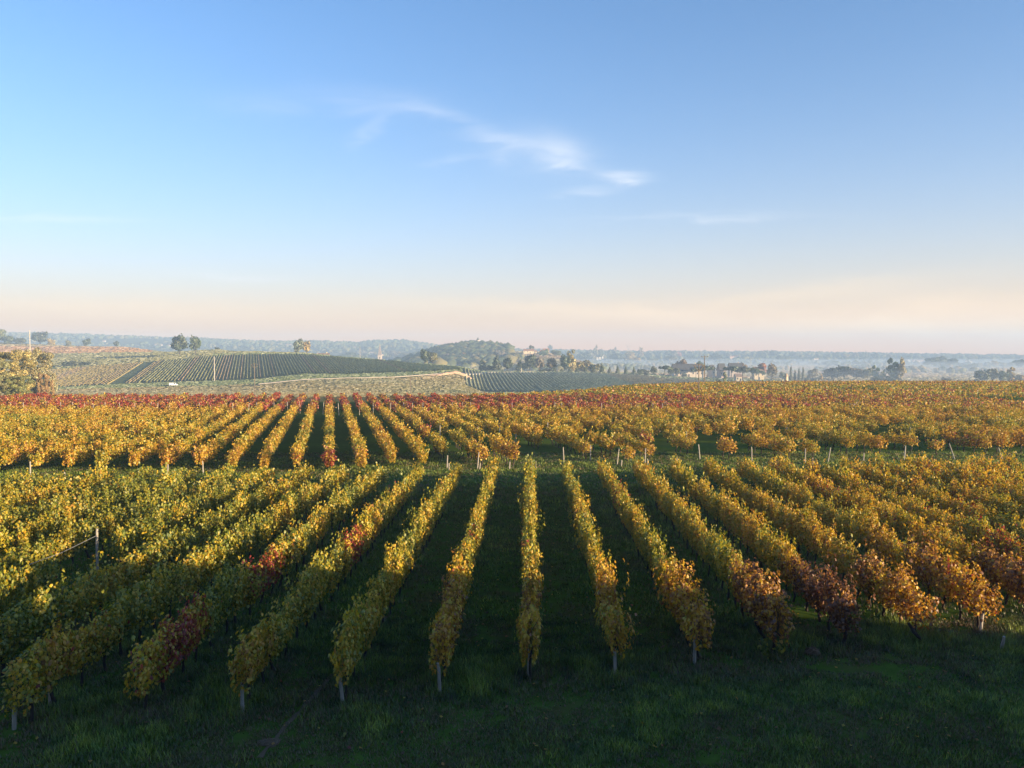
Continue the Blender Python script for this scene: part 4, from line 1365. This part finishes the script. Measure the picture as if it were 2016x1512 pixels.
def house(px, row, w, h, label, wall=CREAM, roof=TILE, roof_h=None, D=None, rz=0.0, windows=3, depth=None, group=None, name='house', door=True, top=False):
    """Gabled house: width and wall height in photo pixels; ridge across the view unless turned by rz."""
    if D is None: D = find_D(px, row, 560)
    x, y = at(px, D)
    z = tz(x, y)
    W = w / F * D; H = max(2.2, EYE - (row - h - HOR) / F * D - z) if top else max(2.0, h / F * D)
    dp = depth or max(6.0, min(W * .6, 11)); RH = roof_h if roof_h is not None else H * .4
    t = link(name, None, (x, y, z), rz)
    tag(t, label, 'house', group)
    b = MB()
    hw, hd = W / 2, dp / 2
    vs = [(-hw, -hd, -1.5), (hw, -hd, -1.5), (hw, hd, -1.5), (-hw, hd, -1.5), (-hw, -hd, H), (hw, -hd, H), (hw, hd, H), (-hw, hd, H), (-hw, 0, H + RH * .97), (hw, 0, H + RH * .97)]
    b.add(vs, [(0, 1, 5, 4), (2, 3, 7, 6), (1, 2, 6, 9, 5), (3, 0, 4, 8, 7)])
    o = b.build('wall', M['wall'], t); o.color = (*wall, 1)
    e = .45; k = RH / hd
    r = MB()
    th = .22
    A = [(-hw - e, -hd - e, H - k * e), (hw + e, -hd - e, H - k * e), (hw + e, 0, H + RH), (-hw - e, 0, H + RH), (hw + e, hd + e, H - k * e), (-hw - e, hd + e, H - k * e)]
    up = [(a, c, d + th) for a, c, d in A]
    r.add(A + up, [(6, 7, 8, 9), (9, 8, 10, 11), (1, 0, 3, 2), (2, 3, 5, 4), (0, 1, 7, 6), (1, 2, 8, 7), (2, 4, 10, 8), (4, 5, 11, 10), (5, 3, 9, 11), (3, 0, 6, 9)])
    o = r.build('roof', M['roof'], t); o.color = (*roof, 1)
    if W > 9:
        c = MB(); c.box((hw * .55, .3, H + RH + .4), (.8, .8, 1.4)); q = c.build('chimney', M['wall'], o); q.color = (*wall, 1)
    n = windows
    for i in range(n):
        wx = -hw + W * (i + .5) / n
        if door and n > 1 and i == n // 2:
            d_ = MB(); d_.box((wx, -hd - .01, 1.05), (1.1, .08, 2.1)); d_.build('door', M['shutter'], t); continue
        f_ = MB(); f_.box((wx, -hd - .01, H * .55), (1.0, .06, min(1.4, H * .4))); f_.build('window', M['shutter'], t)
    return t


house(638, 699, 20, 6.5, 'sunlit yellow farmhouse right of the golden tree on the hill', YEL, BRN, 1.4, D=705, rz=.15)
house(618, 699, 24, 4.5, 'long low farm shed behind the yellow farmhouse', (.30, .22, .16), BRN, 1.2, D=722, windows=2)
house(702, 700, 6, 6, 'small sunlit house left of the thin pole', CREAM, TILE, 1.5, windows=2)
house(752, 704, 6, 6, 'small sunlit house just right of the church spire', CREAM, TILE, 1.2, windows=2)
house(733, 699, 12, 5, 'hazy grey house left of the church spire', (.4, .36, .32), BRN, 2.0, windows=2)
house(1004, 690, 7, 4, 'small white house at the left of the cream hamlet', WHITE, TILE, 2, D=1300, windows=2)
house(1041, 695, 21, 5, 'long cream house in the sunlit hamlet', CREAM, TILE, 2.6, D=1180, windows=4)
house(1055, 695, 4, 3.5, 'small cream annex right of the long hamlet house', CREAM, TILE, 1.5, D=1180, windows=1)
house(1067, 696, 7, 4, 'small gabled cream house under the red-roofed house', CREAM, TILE, 2.5, D=1180, windows=2)
house(1075, 692, 12, 4.5, 'house with a dark red roof in the hamlet', PINK, TILE, 3.0, D=1220, windows=3)
house(1096, 690, 9, 4, 'bright white house at the right of the hamlet', (.78, .76, .7), TILE, 3.0, D=1240, windows=2, rz=-.3)
house(1188, 711, 4, 4, 'tiny white house in the blue wood', WHITE, SLATE, 1.0, windows=1)
for p in ((1181, 704), (1186, 702), (1189, 700), (1176, 705)):
    house(p[0], p[1] + 4, 3.5, 5, 'pale broken wall of the ruin in the blue wood', WHITE, BRN, 1.0, D=None, windows=1, group='pale ruin walls', name='ruin')
house(1353, 737, 58, 8, 'long white estate house under a dark roof', (.50, .43, .36), SLATE, 5.0, D=612, windows=7, depth=12, top=True)
tree(1333, 739, 17, 15, 'round', DK, 'dark round tree standing before the left part of the long white house', D=600)
tree(1349, 740, 8, 14, 'bush', DK, 'dark bush before the middle of the long white house', D=600, cat='bush')
tree(1370, 740, 17, 16, 'pine', DK, 'dark pine standing before the right part of the long white house', D=600)
house(1401, 737, 8, 12, 'narrow pale tower house right of the long estate house', (.46, .40, .34), SLATE, 2.5, D=618, top=True, windows=1, depth=5, rz=.5)
house(1420, 738, 12, 10, 'gabled pink house with steep dark roof', (.44, .32, .26), SLATE, 5.0, D=622, top=True, windows=2, depth=6, rz=.2)
house(1447, 729, 24, 6, 'dark roofed wing behind the umbrella pines', (.4, .34, .3), SLATE, 3.5, D=660, top=True, windows=3)
house(1492, 744, 19, 14, 'cream house partly hidden by a rounded pine', (.52, .43, .30), BRN, 3.0, D=628, top=True, windows=3, depth=8)
house(1453, 743, 11, 2, 'low sunlit house under the umbrella pines', (.5, .42, .3), BRN, 2.0, D=585, top=True, windows=2)
house(1446, 707, 20, 5, 'pink farm building on the plain', (.60, .42, .32), TILE, 2.2, windows=3)
house(1606, 709, 9, 3.5, 'small red barn with a white gable on the plain', (.55, .45, .4), (.25, .06, .05), 1.5, windows=2)
house(1806, 713, 22, 3.5, 'long pink building right of the tall poplars', PINK, TILE, 1.4, windows=5)
house(1786, 712, 9, 3, 'short white shed left of the long pink building', WHITE, TILE, .8, windows=2)
house(1905, 716, 12, 5, 'white house on the plain near the right edge', WHITE, BRN, 1.5, windows=2)
house(1952, 715, 8, 3.5, 'small white house above the yellow tree', WHITE, BRN, 1.2, windows=2)
house(1995, 720, 8, 3, 'bright white shed near the right edge', (.8, .8, .8), SLATE, .8, windows=1)
for i, (px, row) in enumerate(((206, 673), (308, 681), (318, 681), (334, 682), (341, 681), (515, 678), (532, 678), (552, 678), (566, 674), (572, 673), (690, 674), (830, 675), (842, 676), (700, 686), (770, 696))):
    house(px, row, 4.2, 2.2, 'tiny pale house on the hazy hillside behind the vineyard hill', (.55, .5, .45), TILE, 1.5, windows=2, group='tiny pale houses on hazy hillsides', D=find_D(px, row, 1250, 2400))


def lathe(bm, prof_, n=16):
    vs, fs = [], []
    for r, z in prof_:
        for k in range(n):
            a = 2 * math.pi * k / n; vs.append((r * math.cos(a), r * math.sin(a), z))
    for i in range(len(prof_) - 1):
        for k in range(n): fs.append((i * n + k, i * n + (k + 1) % n, (i + 1) * n + (k + 1) % n, (i + 1) * n + k))
    fs.append(tuple((len(prof_) - 1) * n + k for k in range(n)))
    bm.add(vs, fs)


# stone tower
D = 455.0
x, y = at(1548, D); z = tz(x, y)
top = EYE - (735 - HOR) / F * D
t = tag(link('stone_tower', None, (x, y, z)), 'round sunlit stone tower left of the four cypresses', 'tower')
b = MB(); rr = 3.6 / F * D * 1.0
lathe(b, [(rr, -2), (rr, (top - z) * .62), (rr * .96, (top - z) * .8)]); o = b.build('wall', M['wall'], t); o.color = (.55, .44, .30, 1)
b = MB(); lathe(b, [(rr * 1.08, (top - z) * .8), (rr * 1.02, (top - z) * .86), (rr * .75, (top - z) * .94), (rr * .3, top - z)]); o = b.build('roof', M['roof'], t); o.color = (.36, .27, .19, 1)
b = MB(); b.box((.4, -rr * .97, (top - z) * .5), (.7, .25, 1.0)); b.build('window', M['shutter'], t)
b = MB(); b.box((-.3, -rr * .97, 1.0), (.9, .25, 2.0)); b.build('door', M['shutter'], t)
# castle turret on the knoll
D = 1290.0
x, y = at(941, D); z = tz(x, y); top = EYE - (664 - HOR) / F * D
t = tag(link('castle_turret', None, (x, y, z)), 'pale turret above the trees on the wooded knoll', 'tower')
b = MB(); lathe(b, [(2.6, -2), (2.6, (top - z) * .75)], 12); o = b.build('wall', M['wall'], t); o.color = (.62, .54, .45, 1)
b = MB(); lathe(b, [(3.0, (top - z) * .75), (.1, top - z)], 12); o = b.build('roof', M['roof'], t); o.color = (*SLATE, 1)
b = MB(); b.box((0, -2.6, (top - z) * .66), (.8, .3, 1.2)); b.build('window', M['shutter'], t)
# church spire
D = 1150.0
x, y = at(748, D); z = tz(x, y); top = EYE - (675 - HOR) / F * D; H = top - z
t = tag(link('church', None, (x, y, z)), 'slender church spire rising behind the striped hill', 'church')
b = MB(); b.box((0, 0, H * .24), (5.5, 5.5, H * .52)); o = b.build('tower', M['wall'], t); o.color = (.45, .38, .32, 1)
b = MB(); b.add([(-2.7, -2.7, H * .5), (2.7, -2.7, H * .5), (2.7, 2.7, H * .5), (-2.7, 2.7, H * .5), (0, 0, H)], [(0, 1, 4), (1, 2, 4), (2, 3, 4), (3, 0, 4)]); o = b.build('spire', M['roof'], t); o.color = (.24, .2, .19, 1)
b = MB(); b.box((-9, 0, H * .12), (12.5, 8, H * .24)); o = b.build('nave', M['wall'], t); o.color = (.42, .36, .3, 1)
b = MB(); b.add([(-15.5, -4.4, H * .24), (-2.9, -4.4, H * .24), (-2.9, 4.4, H * .24), (-15.5, 4.4, H * .24), (-15.5, 0, H * .36), (-2.9, 0, H * .36)], [(0, 1, 5, 4), (2, 3, 4, 5), (1, 2, 5), (3, 0, 4), (0, 3, 2, 1)]); o = b.build('roof', M['roof'], t); o.color = (*BRN, 1)
for dz in (.4, .28):
    b = MB(); b.box((0, -2.76, H * dz), (1.2, .1, 2.4)); b.build('window', M['shutter'], t)

# ------------------------------------------------------------------ poles, pylons, wires


def pole(px, top_row, D, label, kind='T', mat='concrete', rad=.16, extra=0.0):
    x, y = at(px, D); z = tz(x, y)
    top = EYE - (top_row - HOR) / F * D; H = top - z
    t = tag(link('utility_pole', None, (x, y, z)), label, 'pole')
    b = MB(); b.tube([(0, 0, -1), (0, 0, H * .5), (0, 0, H)], [rad, rad * .85, rad * .65], 8); b.build('shaft', M[mat], t)
    if kind == 'T':
        b = MB(); b.box((0, 0, H - .35), (2.0, .14, .14)); b.build('crossarm', M['polewood'], t)
        for s in (-.9, 0, .9):
            b = MB(); b.tube([(s, 0, H - .28), (s, 0, H - .02)], [.06, .05], 6); b.build('insulator', M['glass'], t)
    elif kind == 'Y':
        for s in (-1, 1):
            b = MB(); b.tube([(0, 0, H - 1.6), (s * 1.0, 0, H - .3)], [.09, .07], 5); b.build('arm', M[mat], t)
        b = MB(); b.tube([(-1.1, 0, H - .3), (0, 0, H), (1.1, 0, H - .3)], [.07, .07, .07], 5); b.build('crossarm', M[mat], t)
    elif kind == 'side':
        b = MB(); b.box((.6, 0, H - .5), (1.2, .12, .12)); b.build('crossarm', M['polewood'], t)
        b = MB(); b.box((.5, 0, H - 2.2), (.9, .12, .12)); b.build('crossarm', M['polewood'], t)
        b = MB(); b.box((-.5, 0, H - 1.3), (.9, .12, .12)); b.build('crossarm', M['polewood'], t)
    elif kind == 'lamp':
        b = MB(); b.box((0, -.1, H), (.5, .3, .5)); b.build('fitting', M['polewood'], t)
    return Vector((x, y, top - .3))


w1 = pole(60, 650, 330, 'tall bright concrete pole near the left edge', 'none', rad=.24)
w2 = pole(422, 702, 452, 'pale concrete pole with side arms before the striped vineyard', 'side', rad=.30)
w3 = pole(501, 716, 250, 'wooden pole with a V-shaped head behind the red vines', 'Y', 'polewood', .15)
w4 = pole(129, 748, 420, 'small pole with a crossarm at the foot of the left vineyard', 'T', 'polewood', .16)
w5 = pole(709, 684, 640, 'thin pale pole with a round fitting on the hill brow', 'lamp', 'concrete', .2)
w6 = pole(808, 745, 245, 'short dark pole in front of the meadow bank', 'lamp', 'polewood', .11)
w7 = pole(1376, 717, 160, 'dark pole with a forked head standing among the golden vines', 'Y', 'polewood', .12)
w8 = pole(1387, 700, 214, 'taller dark pole right behind the forked pole', 'T', 'polewood', .17)
w9 = pole(1026, 724, 570, 'short pale post at the top edge of the sunken vineyard', 'none', 'concrete', .35)
w10 = pole(1478, 700, 1100, 'thin pale pole left of the oval copse', 'none', 'concrete', .3)


def wire(a, b, label, sag=1.0, r=.02, dz=0.0):
    pts = []
    for i in range(13):
        t = i / 12; p = a.lerp(b, t); pts.append((p.x, p.y, p.z - sag * 4 * t * (1 - t) + dz))
    m = MB().tube(pts, r, 4)
    tag(m.build('power_line', M['wire']), label, 'power line')


wire(w2, w3, 'thin power line from the pale concrete pole to the V-headed pole', 3.0, .018)
wire(w4, w2, 'thin power line from the small crossarm pole to the pale concrete pole', 2.5, .02)
wire(w7, w8, 'thin power line joining the two dark poles on the crest', .4, .012)


def pylon(px, row_top, row_base, D, label):
    x, y = at(px, D); z = tz(x, y)
    top = EYE - (row_top - HOR) / F * D; H = top - z
    t = tag(link('power_pylon', None, (x, y, z)), label, 'pylon')
    b = MB(); s = H * .09; r = .28
    for a, c in ((-1, -1), (1, -1), (1, 1), (-1, 1)):
        b.tube([(a * s, c * s, 0), (a * s * .35, c * s * .35, H * .62)], [r, r], 4)
    for i in range(5):
        z0, z1 = H * .62 * i / 5, H * .62 * (i + 1) / 5
        w0, w1_ = s * (1 - .65 * i / 5), s * (1 - .65 * (i + 1) / 5)
        b.tube([(-w0, -w0, z0), (w1_, -w1_, z1)], [r * .7] * 2, 4); b.tube([(w0, -w0, z0), (-w1_, -w1_, z1)], [r * .7] * 2, 4)
    b.build('lattice_body', M['steel'], t)
    for sgn in (-1, 1):
        b = MB(); b.tube([(sgn * s * .35, 0, H * .62), (sgn * H * .15, 0, H * .86), (sgn * H * .11, 0, H)], [r] * 3, 4)
        b.tube([(sgn * s * .35, 0, H * .62), (sgn * H * .05, 0, H * .84)], [r * .8] * 2, 4)
        b.build('horn', M['steel'], t)
    b = MB(); b.tube([(-H * .2, 0, H * .86), (H * .2, 0, H * .86)], [r, r], 4); b.build('crossarm', M['steel'], t)


pylon(1849, 687, 702, 1900, 'cat-headed lattice pylon on the right skyline')
pylon(1237, 676, 692, 2250, 'faint lattice pylon on the skyline above the blue wood')

# ------------------------------------------------------------------ van in the meadow
D = 432.0
x, y = at(341, D); z = tz(x, y)
t = tag(link('van', None, (x, y, z), R(8)), 'white van parked in the meadow below the striped vineyard', 'van')
b = MB()
side = [(-2.1, .45), (2.05, .45), (2.15, .95), (1.75, 1.15), (1.2, 1.85), (-2.05, 1.9), (-2.15, 1.1)]
n = len(side)
b.add([(a, -.92, c) for a, c in side] + [(a, .92, c) for a, c in side],
      [tuple(range(n)), tuple(reversed(range(n, 2 * n)))] + [(i, i + n, (i + 1) % n + n, (i + 1) % n) for i in range(n)])
b.build('body', M['vanwhite'], t)
b = MB(); b.add([(1.73, -.8, 1.2), (1.73, .8, 1.2), (1.27, .8, 1.83), (1.27, -.8, 1.83)], [(0, 1, 2, 3)])
b.v = [(a + .03, c, d + .02) for a, c, d in b.v]; b.build('windscreen', M['glass'], t)
for s in (-1, 1):
    b = MB(); b.box((.75, s * .925, 1.45), (.8, .02, .5)); b.build('window', M['glass'], t)
    for wx in (-1.35, 1.35):
        b = MB(); b.tube([(wx, s * .72, .33), (wx, s * .95, .33)], [.33, .33], 14); b.build('wheel', M['tyre'], t)

# ------------------------------------------------------------------ stakes and trellis wire
SIDE = lambda k: 'middle row' if k == 0 else '%s row %s of the middle' % (ORD[abs(k)], 'right' if k > 0 else 'left')


def stake(px, py, h, lean, label, r=.045, lean_y=0.0, seed=1, group=None):
    x, y = at_ground(px, py)
    o = link('vine_stake', stake_mesh(seed, h, r, 0.0), (x, y, tz(x, y)))
    o.rotation_euler = (lean_y, lean, seed * .7)
    tag(o, label, 'stake', group)
    return o


NEAR_STAKES = [(28, 1440, .62, .03, 'pale stake at the near end of the far-left shaded row'), (100, 1392, .8, -.03, 'second pale stake behind the one at the far-left row end'),
               (478, 1402, .68, .16, 'short leaning stake under the third row left of the middle'), (675, 1382, .78, .12, 'free-standing pale stake leaning right before the second row left of the middle'),
               (694, 1330, 1.55, -.06, 'tall weathered post among leaves at the second row left of the middle'), (866, 1362, .82, .08, 'pale stake at the near end of the first row left of the middle'),
               (1041, 1330, .75, .0, 'dull grey stake at the near end of the middle row'), (1211, 1328, .72, -.03, 'pale stake before the first row right of the middle'),
               (1367, 1308, .80, .02, 'bright pale stake before the second row right of the middle'), (1930, 1248, .95, .22, 'sunlit brown stake leaning at the sixth row right of the middle'),
               (1972, 1280, .45, -.2, 'short dark broken stake at the right edge of the near block'), (192, 1128, 1.75, .03, 'tall grey post standing in the gap of the left rows')]
for i, s_ in enumerate(NEAR_STAKES):
    stake(*s_, seed=i + 1, r=.055 if i in (4, 11) else .048)
for i, (px, py, lean) in enumerate(((1665, 1250, -.35), (1815, 1262, -.38), (1508, 1262, -.25))):
    x, y = at_ground(px, py + 8)
    b = MB(); b.tube([(0, 0, -.1), (.02, 0, .2), (-.08, 0, .45), (-.12, .05, .75)], [.06, .05, .055, .04], 7)
    o = b.build('old_vine_trunk', M['bark'], None, (x, y, tz(x, y))); o.rotation_euler = (0, lean, 0)
    tag(o, ('bare dark vine trunk leaning out under the dry brown row end', 'bare grey vine trunk leaning out under the yellow-tufted row end',
            'bare black vine trunk above the small yellow-green shoot')[i], 'vine trunk')
# stakes along the near edge of the golden block
gs = random.Random(3)
MIDST = [(60, 938, 1.1, .0), (128, 948, .7, 0), (330, 936, .8, .05), (400, 932, .9, 0), (880, 922, 1.0, .05), (884, 926, .55, 0), (940, 922, 1.25, .03), (944, 924, .5, -.2), (1003, 925, .6, -.05),
         (1055, 921, .5, 0), (1110, 912, 1.3, 0), (1162, 908, 1.3, .06), (1215, 915, 1.3, .12), (1223, 919, .5, .1), (1270, 913, 1.2, .05), (1275, 916, .5, -.05), (1332, 914, .6, -.1), (1378, 905, 1.3, .1),
         (1480, 907, 1.2, .1), (1585, 912, 1.3, .28), (1600, 916, .6, -.05), (1630, 910, 1.2, .15), (1700, 912, .8, 0), (1780, 908, 1.3, .45), (1800, 914, .55, 0), (1880, 905, 1.4, .35), (1975, 908, 1.2, .3),
         (866, 868, 1.6, 0), (940, 868, 1.4, 0), (982, 870, 1.6, .0), (1078, 862, 1.6, 0), (870, 893, 1.2, 0), (1015, 880, 1.2, .1), (1350, 880, 1.5, 0), (1550, 870, 1.5, 0), (1790, 872, 1.5, -.05)]
for i, (px, py, h, lean) in enumerate(MIDST):
    stake(px, py, h, lean, 'pale stake at the near edge of the golden block, along the sunlit grass strip' if py > 900 or px < 500 else 'pale stake showing in a gap between the golden vines',
          .05, gs.gauss(0, .04), 50 + i, 'stakes along the golden block')
# stakes poking from the red band
smesh = [stake_mesh(200 + i, 1.75, .05) for i in range(3)]
for i in range(54):
    px = 12 + i * 25 + gs.uniform(-8, 8); D = gs.uniform(109, 112)
    x, y = at(px, D)
    o = link('vine_stake', smesh[i % 3], (x, y, tz(x, y))); o.rotation_euler = (gs.gauss(0, .05), gs.gauss(0, .05), i)
    tag(o, 'pale stake at the near edge of the red vine band', 'stake', 'stakes along the red vine band')
xa, ya = at_ground(192, 1128); xb, yb = at_ground(40, 1185)
m = MB().tube([(xa, ya, 1.5), ((xa + xb) / 2, (ya + yb) / 2, 1.26), (xb, yb, 1.2)], .012, 5)
tag(m.build('trellis_wire', M['wire']), 'slack wire running from the tall grey post in the left rows', 'wire')

# small green shoot and clod on the turf
x, y = at_ground(1517, 1292)
t = tag(link('young_vine', None, (x, y, tz(x, y))), 'small yellow-green shoot on the turf before the third row right', 'plant')
me = vine_mesh('leaves', 999, 110, True, size=(.07, .12), length=.45, top=.5, low=.08, width=.2, shoots=6)
o = link('leaves', me, parent=t); o.color = (.28, 0, 1, 1)
b = MB(); b.tube([(0, 0, -.05), (.02, .02, .2)], [.015, .008], 5); b.build('trunk', M['bark'], t)


def mound(px, py, r, h, label, name='earth_mound', cat='mound', seed=0):
    x, y = at_ground(px, py)
    g = np.random.default_rng(seed); vs, fs = [], []
    n, mm = 14, 5
    for i in range(mm):
        for k in range(n):
            a = 2 * math.pi * k / n; q = r * (1 - i / mm) * g.uniform(.8, 1.2)
            vs.append((q * math.cos(a), q * math.sin(a) * .8, -.03 + h * math.sin(i / (mm - 1) * 1.5) * g.uniform(.75, 1.2)))
    for i in range(mm - 1):
        for k in range(n): fs.append((i * n + k, i * n + (k + 1) % n, (i + 1) * n + (k + 1) % n, (i + 1) * n + k))
    fs.append(tuple((mm - 1) * n + k for k in range(n)))
    b = MB(); b.add(vs, fs)
    o = b.build(name, M['dirt'], None, (x, y, tz(x, y)))
    tag(o, label, cat)


mound(1600, 1288, .28, .22, 'dark clod of earth beside the small yellow-green shoot', seed=1)
mound(530, 1462, .32, .09, 'low patch of bare reddish earth at the bottom left', seed=2)

# ------------------------------------------------------------------ grass blades


RUT = [at_ground(760, 1215), at_ground(700, 1275), at_ground(640, 1345), at_ground(585, 1405), at_ground(545, 1450), at_ground(505, 1500)]


def build_rut():
    g = np.random.default_rng(31)
    P = np.array(RUT); seg = np.r_[0, np.cumsum(np.hypot(*np.diff(P, axis=0).T))]
    s_ = np.arange(0, seg[-1], .25)
    x = np.interp(s_, seg, P[:, 0]); y = np.interp(s_, seg, P[:, 1]); n = len(x)
    L, Rr = g.uniform(.0, .10, n), g.uniform(.0, .10, n)
    V = np.stack([np.stack([x - L, y, terrain(x, y) + .01], -1), np.stack([x + .02 * g.normal(0, 1, n), y, terrain(x, y) + .018], -1), np.stack([x + Rr, y, terrain(x, y) + .01], -1)], 1).reshape(-1, 3)
    i = np.arange(n - 1)[:, None] * 3; j = np.arange(2)[None]
    q = np.stack([i + j, i + j + 1, i + 3 + j + 1, i + 3 + j], -1).reshape(-1, 4)
    tag(link('wheel_rut', np_mesh('wheel_rut', V, None, q, (M['dirt'],))), kind='structure')


build_rut()


def build_grass():
    g = np.random.default_rng(11)
    Vs, Ts, As = [], [], []
    off = 0
    zones = [(74000, 9.5, 25, 7, .05, .14, .013), (44000, 25, 42, 4, .07, .15, .018), (62000, 42, 68, 4, .09, .19, .030)]
    for n, d0, d1, nb, h0, h1, bw in zones:
        D = np.sqrt(g.uniform(d0 ** 2, d1 ** 2, n))
        u = g.uniform(-.95, .95, n)
        x, y = u * D, D
        lush = np.array([mnoise.noise((a * .45, b * .45, 2.0)) for a, b in zip(x, y)])
        fine = np.array([mnoise.noise((a * 1.7, b * 1.7, 4.0)) for a, b in zip(x, y)])
        keep = lush * .7 + fine * .5 > -.45 + .35 * g.random(n) - .1
        rp = np.array(RUT)[::-1]
        keep &= (np.abs(x - np.interp(y, rp[:, 1], rp[:, 0])) > .06 + .12 * fine) | (y > rp[-1, 1])
        x, y, lush, fine = x[keep], y[keep], lush[keep], fine[keep]
        rowpos = ((x - O1[0] - y * math.tan(A1)) / S1 + .5) % 1.0 - .5
        under = np.exp(-(rowpos / .16) ** 2) * ((y > 20) & (y < 51))
        n = len(x)
        edge = np.exp(-((y - near1(x)) / 1.2) ** 2)
        hh = (h0 + (h1 - h0) * np.clip(.5 + lush + .4 * fine, 0, 1.3)) * (1 + .8 * under + .8 * edge)
        gx = np.repeat(x, nb) + g.normal(0, .07, n * nb); gy = np.repeat(y, nb) + g.normal(0, .07, n * nb)
        h = np.repeat(hh, nb) * g.uniform(.55, 1.2, n * nb)
        a = g.uniform(0, 6.28, n * nb); lean = g.uniform(.15, .95, n * nb) * h
        bx, by = -np.sin(a) * bw, np.cos(a) * bw
        z = terrain(gx, gy) - .01
        p0 = np.stack([gx - bx, gy - by, z], -1); p1 = np.stack([gx + bx, gy + by, z], -1)
        p2 = np.stack([gx + np.cos(a) * lean, gy + np.sin(a) * lean, z + h], -1)
        V = np.stack([p0, p1, p2], 1).reshape(-1, 3)
        T = np.arange(len(V)).reshape(-1, 3) + off
        k = g.uniform(.4, 1.75, n * nb) * np.clip(np.repeat(.85 + .9 * lush + .8 * fine, nb), .2, 1.8)
        yl = np.clip(.35 + .5 * np.repeat(fine, nb) + g.normal(0, .2, n * nb), 0, 1)
        c = np.stack([.080 + .110 * yl, .145 + .055 * yl, .014 + .006 * yl], -1) * k[:, None]
        brown = g.random(n * nb) < np.clip(.16 + .9 * np.repeat(-lush, nb) + .22 * (np.repeat(y, nb) < 18.5), .06, .75)
        c[brown] = np.array([.19, .125, .055]) * g.uniform(.6, 1.2, (int(brown.sum()), 1))
        A = np.repeat(np.concatenate([c, np.ones((len(c), 1))], 1), 3, 0)
        Vs.append(V); Ts.append(T); As.append(A); off += len(V)
    o = link('grass', np_mesh('grass', np.concatenate(Vs), np.concatenate(Ts), None, (M['grass'],), np.concatenate(As)))
    tag(o, 'short green turf with taller tufts under the vine rows', 'grass', None, 'stuff')


build_grass()


def build_fallen_leaves():
    g = np.random.default_rng(21)
    n = 2600
    D = np.sqrt(g.uniform(13 ** 2, 40 ** 2, n)); x = g.uniform(-.68, .68, n) * D
    P = np.stack([x, D, terrain(x, D) + g.uniform(.03, .09, n)], -1)
    nrm = np.tile([0, 0, 1.0], (n, 1)) + g.normal(0, .35, (n, 3)); tip = g.normal(0, 1, (n, 3))
    rnd = np.stack([g.random(n), g.random(n), g.random(n), np.ones(n)], -1)
    V, T, A = leaf_cloud(P, nrm, tip, g.uniform(.06, .11, n), LEAF_LO, LEAF_LO_T, rnd)
    o = link('fallen_leaves', np_mesh('fallen_leaves', V, T, None, (M['vine'],), A)); o.color = (.85, .08, .8, 1)
    tag(o, 'brown fallen vine leaves scattered over the turf', 'leaves', None, 'stuff')


build_fallen_leaves()

# ------------------------------------------------------------------ buildings outside the frame that shade the foreground


def shade_building(name, label, x0, y0, x1, y1, depth, eaves, ridge, floors):
    L = math.hypot(x1 - x0, y1 - y0); rz = math.atan2(y1 - y0, x1 - x0)
    t = tag(link(name, None, (x0, y0, 0), rz), label, 'building')
    b = MB()
    vs = [(0, 0, -.5), (L, 0, -.5), (L, -depth, -.5), (0, -depth, -.5), (0, 0, eaves), (L, 0, eaves), (L, -depth, eaves), (0, -depth, eaves), (0, -depth / 2, ridge - .1), (L, -depth / 2, ridge - .1)]
    b.add(vs, [(1, 0, 4, 5), (3, 2, 6, 7), (2, 1, 5, 9, 6), (0, 3, 7, 8, 4)])
    o = b.build('wall', M['wall'], t); o.color = (.50, .44, .34, 1)
    r = MB(); e = .4; k = (ridge - eaves) / (depth / 2)
    A = [(-e, e, eaves - k * e), (L + e, e, eaves - k * e), (L + e, -depth / 2, ridge), (-e, -depth / 2, ridge), (L + e, -depth - e, eaves - k * e), (-e, -depth - e, eaves - k * e)]
    up = [(a, c, d + .2) for a, c, d in A]
    r.add(A + up, [(7, 6, 9, 8), (8, 9, 11, 10), (0, 1, 2, 3), (3, 2, 4, 5), (1, 0, 6, 7), (2, 1, 7, 8), (4, 2, 8, 10), (5, 4, 10, 11), (3, 5, 11, 9), (0, 3, 9, 6)])
    o = r.build('roof', M['roof'], t); o.color = (*TILE, 1)
    n = int(L / 3.4)
    for f_ in range(floors):
        for i in range(n):
            b = MB(); b.box(((i + .5) * L / n, .02, 1.7 + f_ * 3.2), (1.0, .08, 1.6)); w = b.build('window', M['glass'], t)
            for s in (-1, 1):
                b = MB(); b.box(((i + .5) * L / n + s * .8, .05, 1.7 + f_ * 3.2), (.55, .06, 1.7)); b.build('shutter', M['polewood'], w)


shade_building('winery_barn', 'long stone winery barn beside the vineyard', 15, 14.8, 82, -1.3, 12, 4.4, 6.7, 1)
shade_building('manor_house', 'pale two-storey manor house at the head of the vineyard', -16, -1.2, 26, -1.2, 11, 10.2, 13.5, 3)

# ------------------------------------------------------------------ haze
haze_m, hn, hl = new_mat('haze_air')
ho = hn.new('ShaderNodeOutputMaterial'); hv = hn.new('ShaderNodeVolumePrincipled')
hv.inputs['Density'].default_value = HAZE_DENSITY
hv.inputs['Color'].default_value = (*HAZE_COLOR, 1)
hv.inputs['Anisotropy'].default_value = 0.0
hl.new(hv.outputs[0], ho.inputs['Volume'])
try: haze_m.cycles.homogeneous_volume = True
except Exception: pass
b = MB(); b.box((0, 0, 29), (6600, 6600, 124))
o = b.build('haze', haze_m)
o['kind'] = 'stuff'

# low morning mist lying in the valley to the right
mist_m, mn, ml = new_mat('valley_mist')
mo = mn.new('ShaderNodeOutputMaterial'); mv = mn.new('ShaderNodeVolumePrincipled')
mv.inputs['Density'].default_value = 0.00085
mv.inputs['Color'].default_value = (0.62, 0.78, 1.0, 1)
ml.new(mv.outputs[0], mo.inputs['Volume'])
b = MB(); b.box((600, 1500, -12.5), (2100, 2000, 18.0))
o = b.build('mist', mist_m)
o['kind'] = 'stuff'
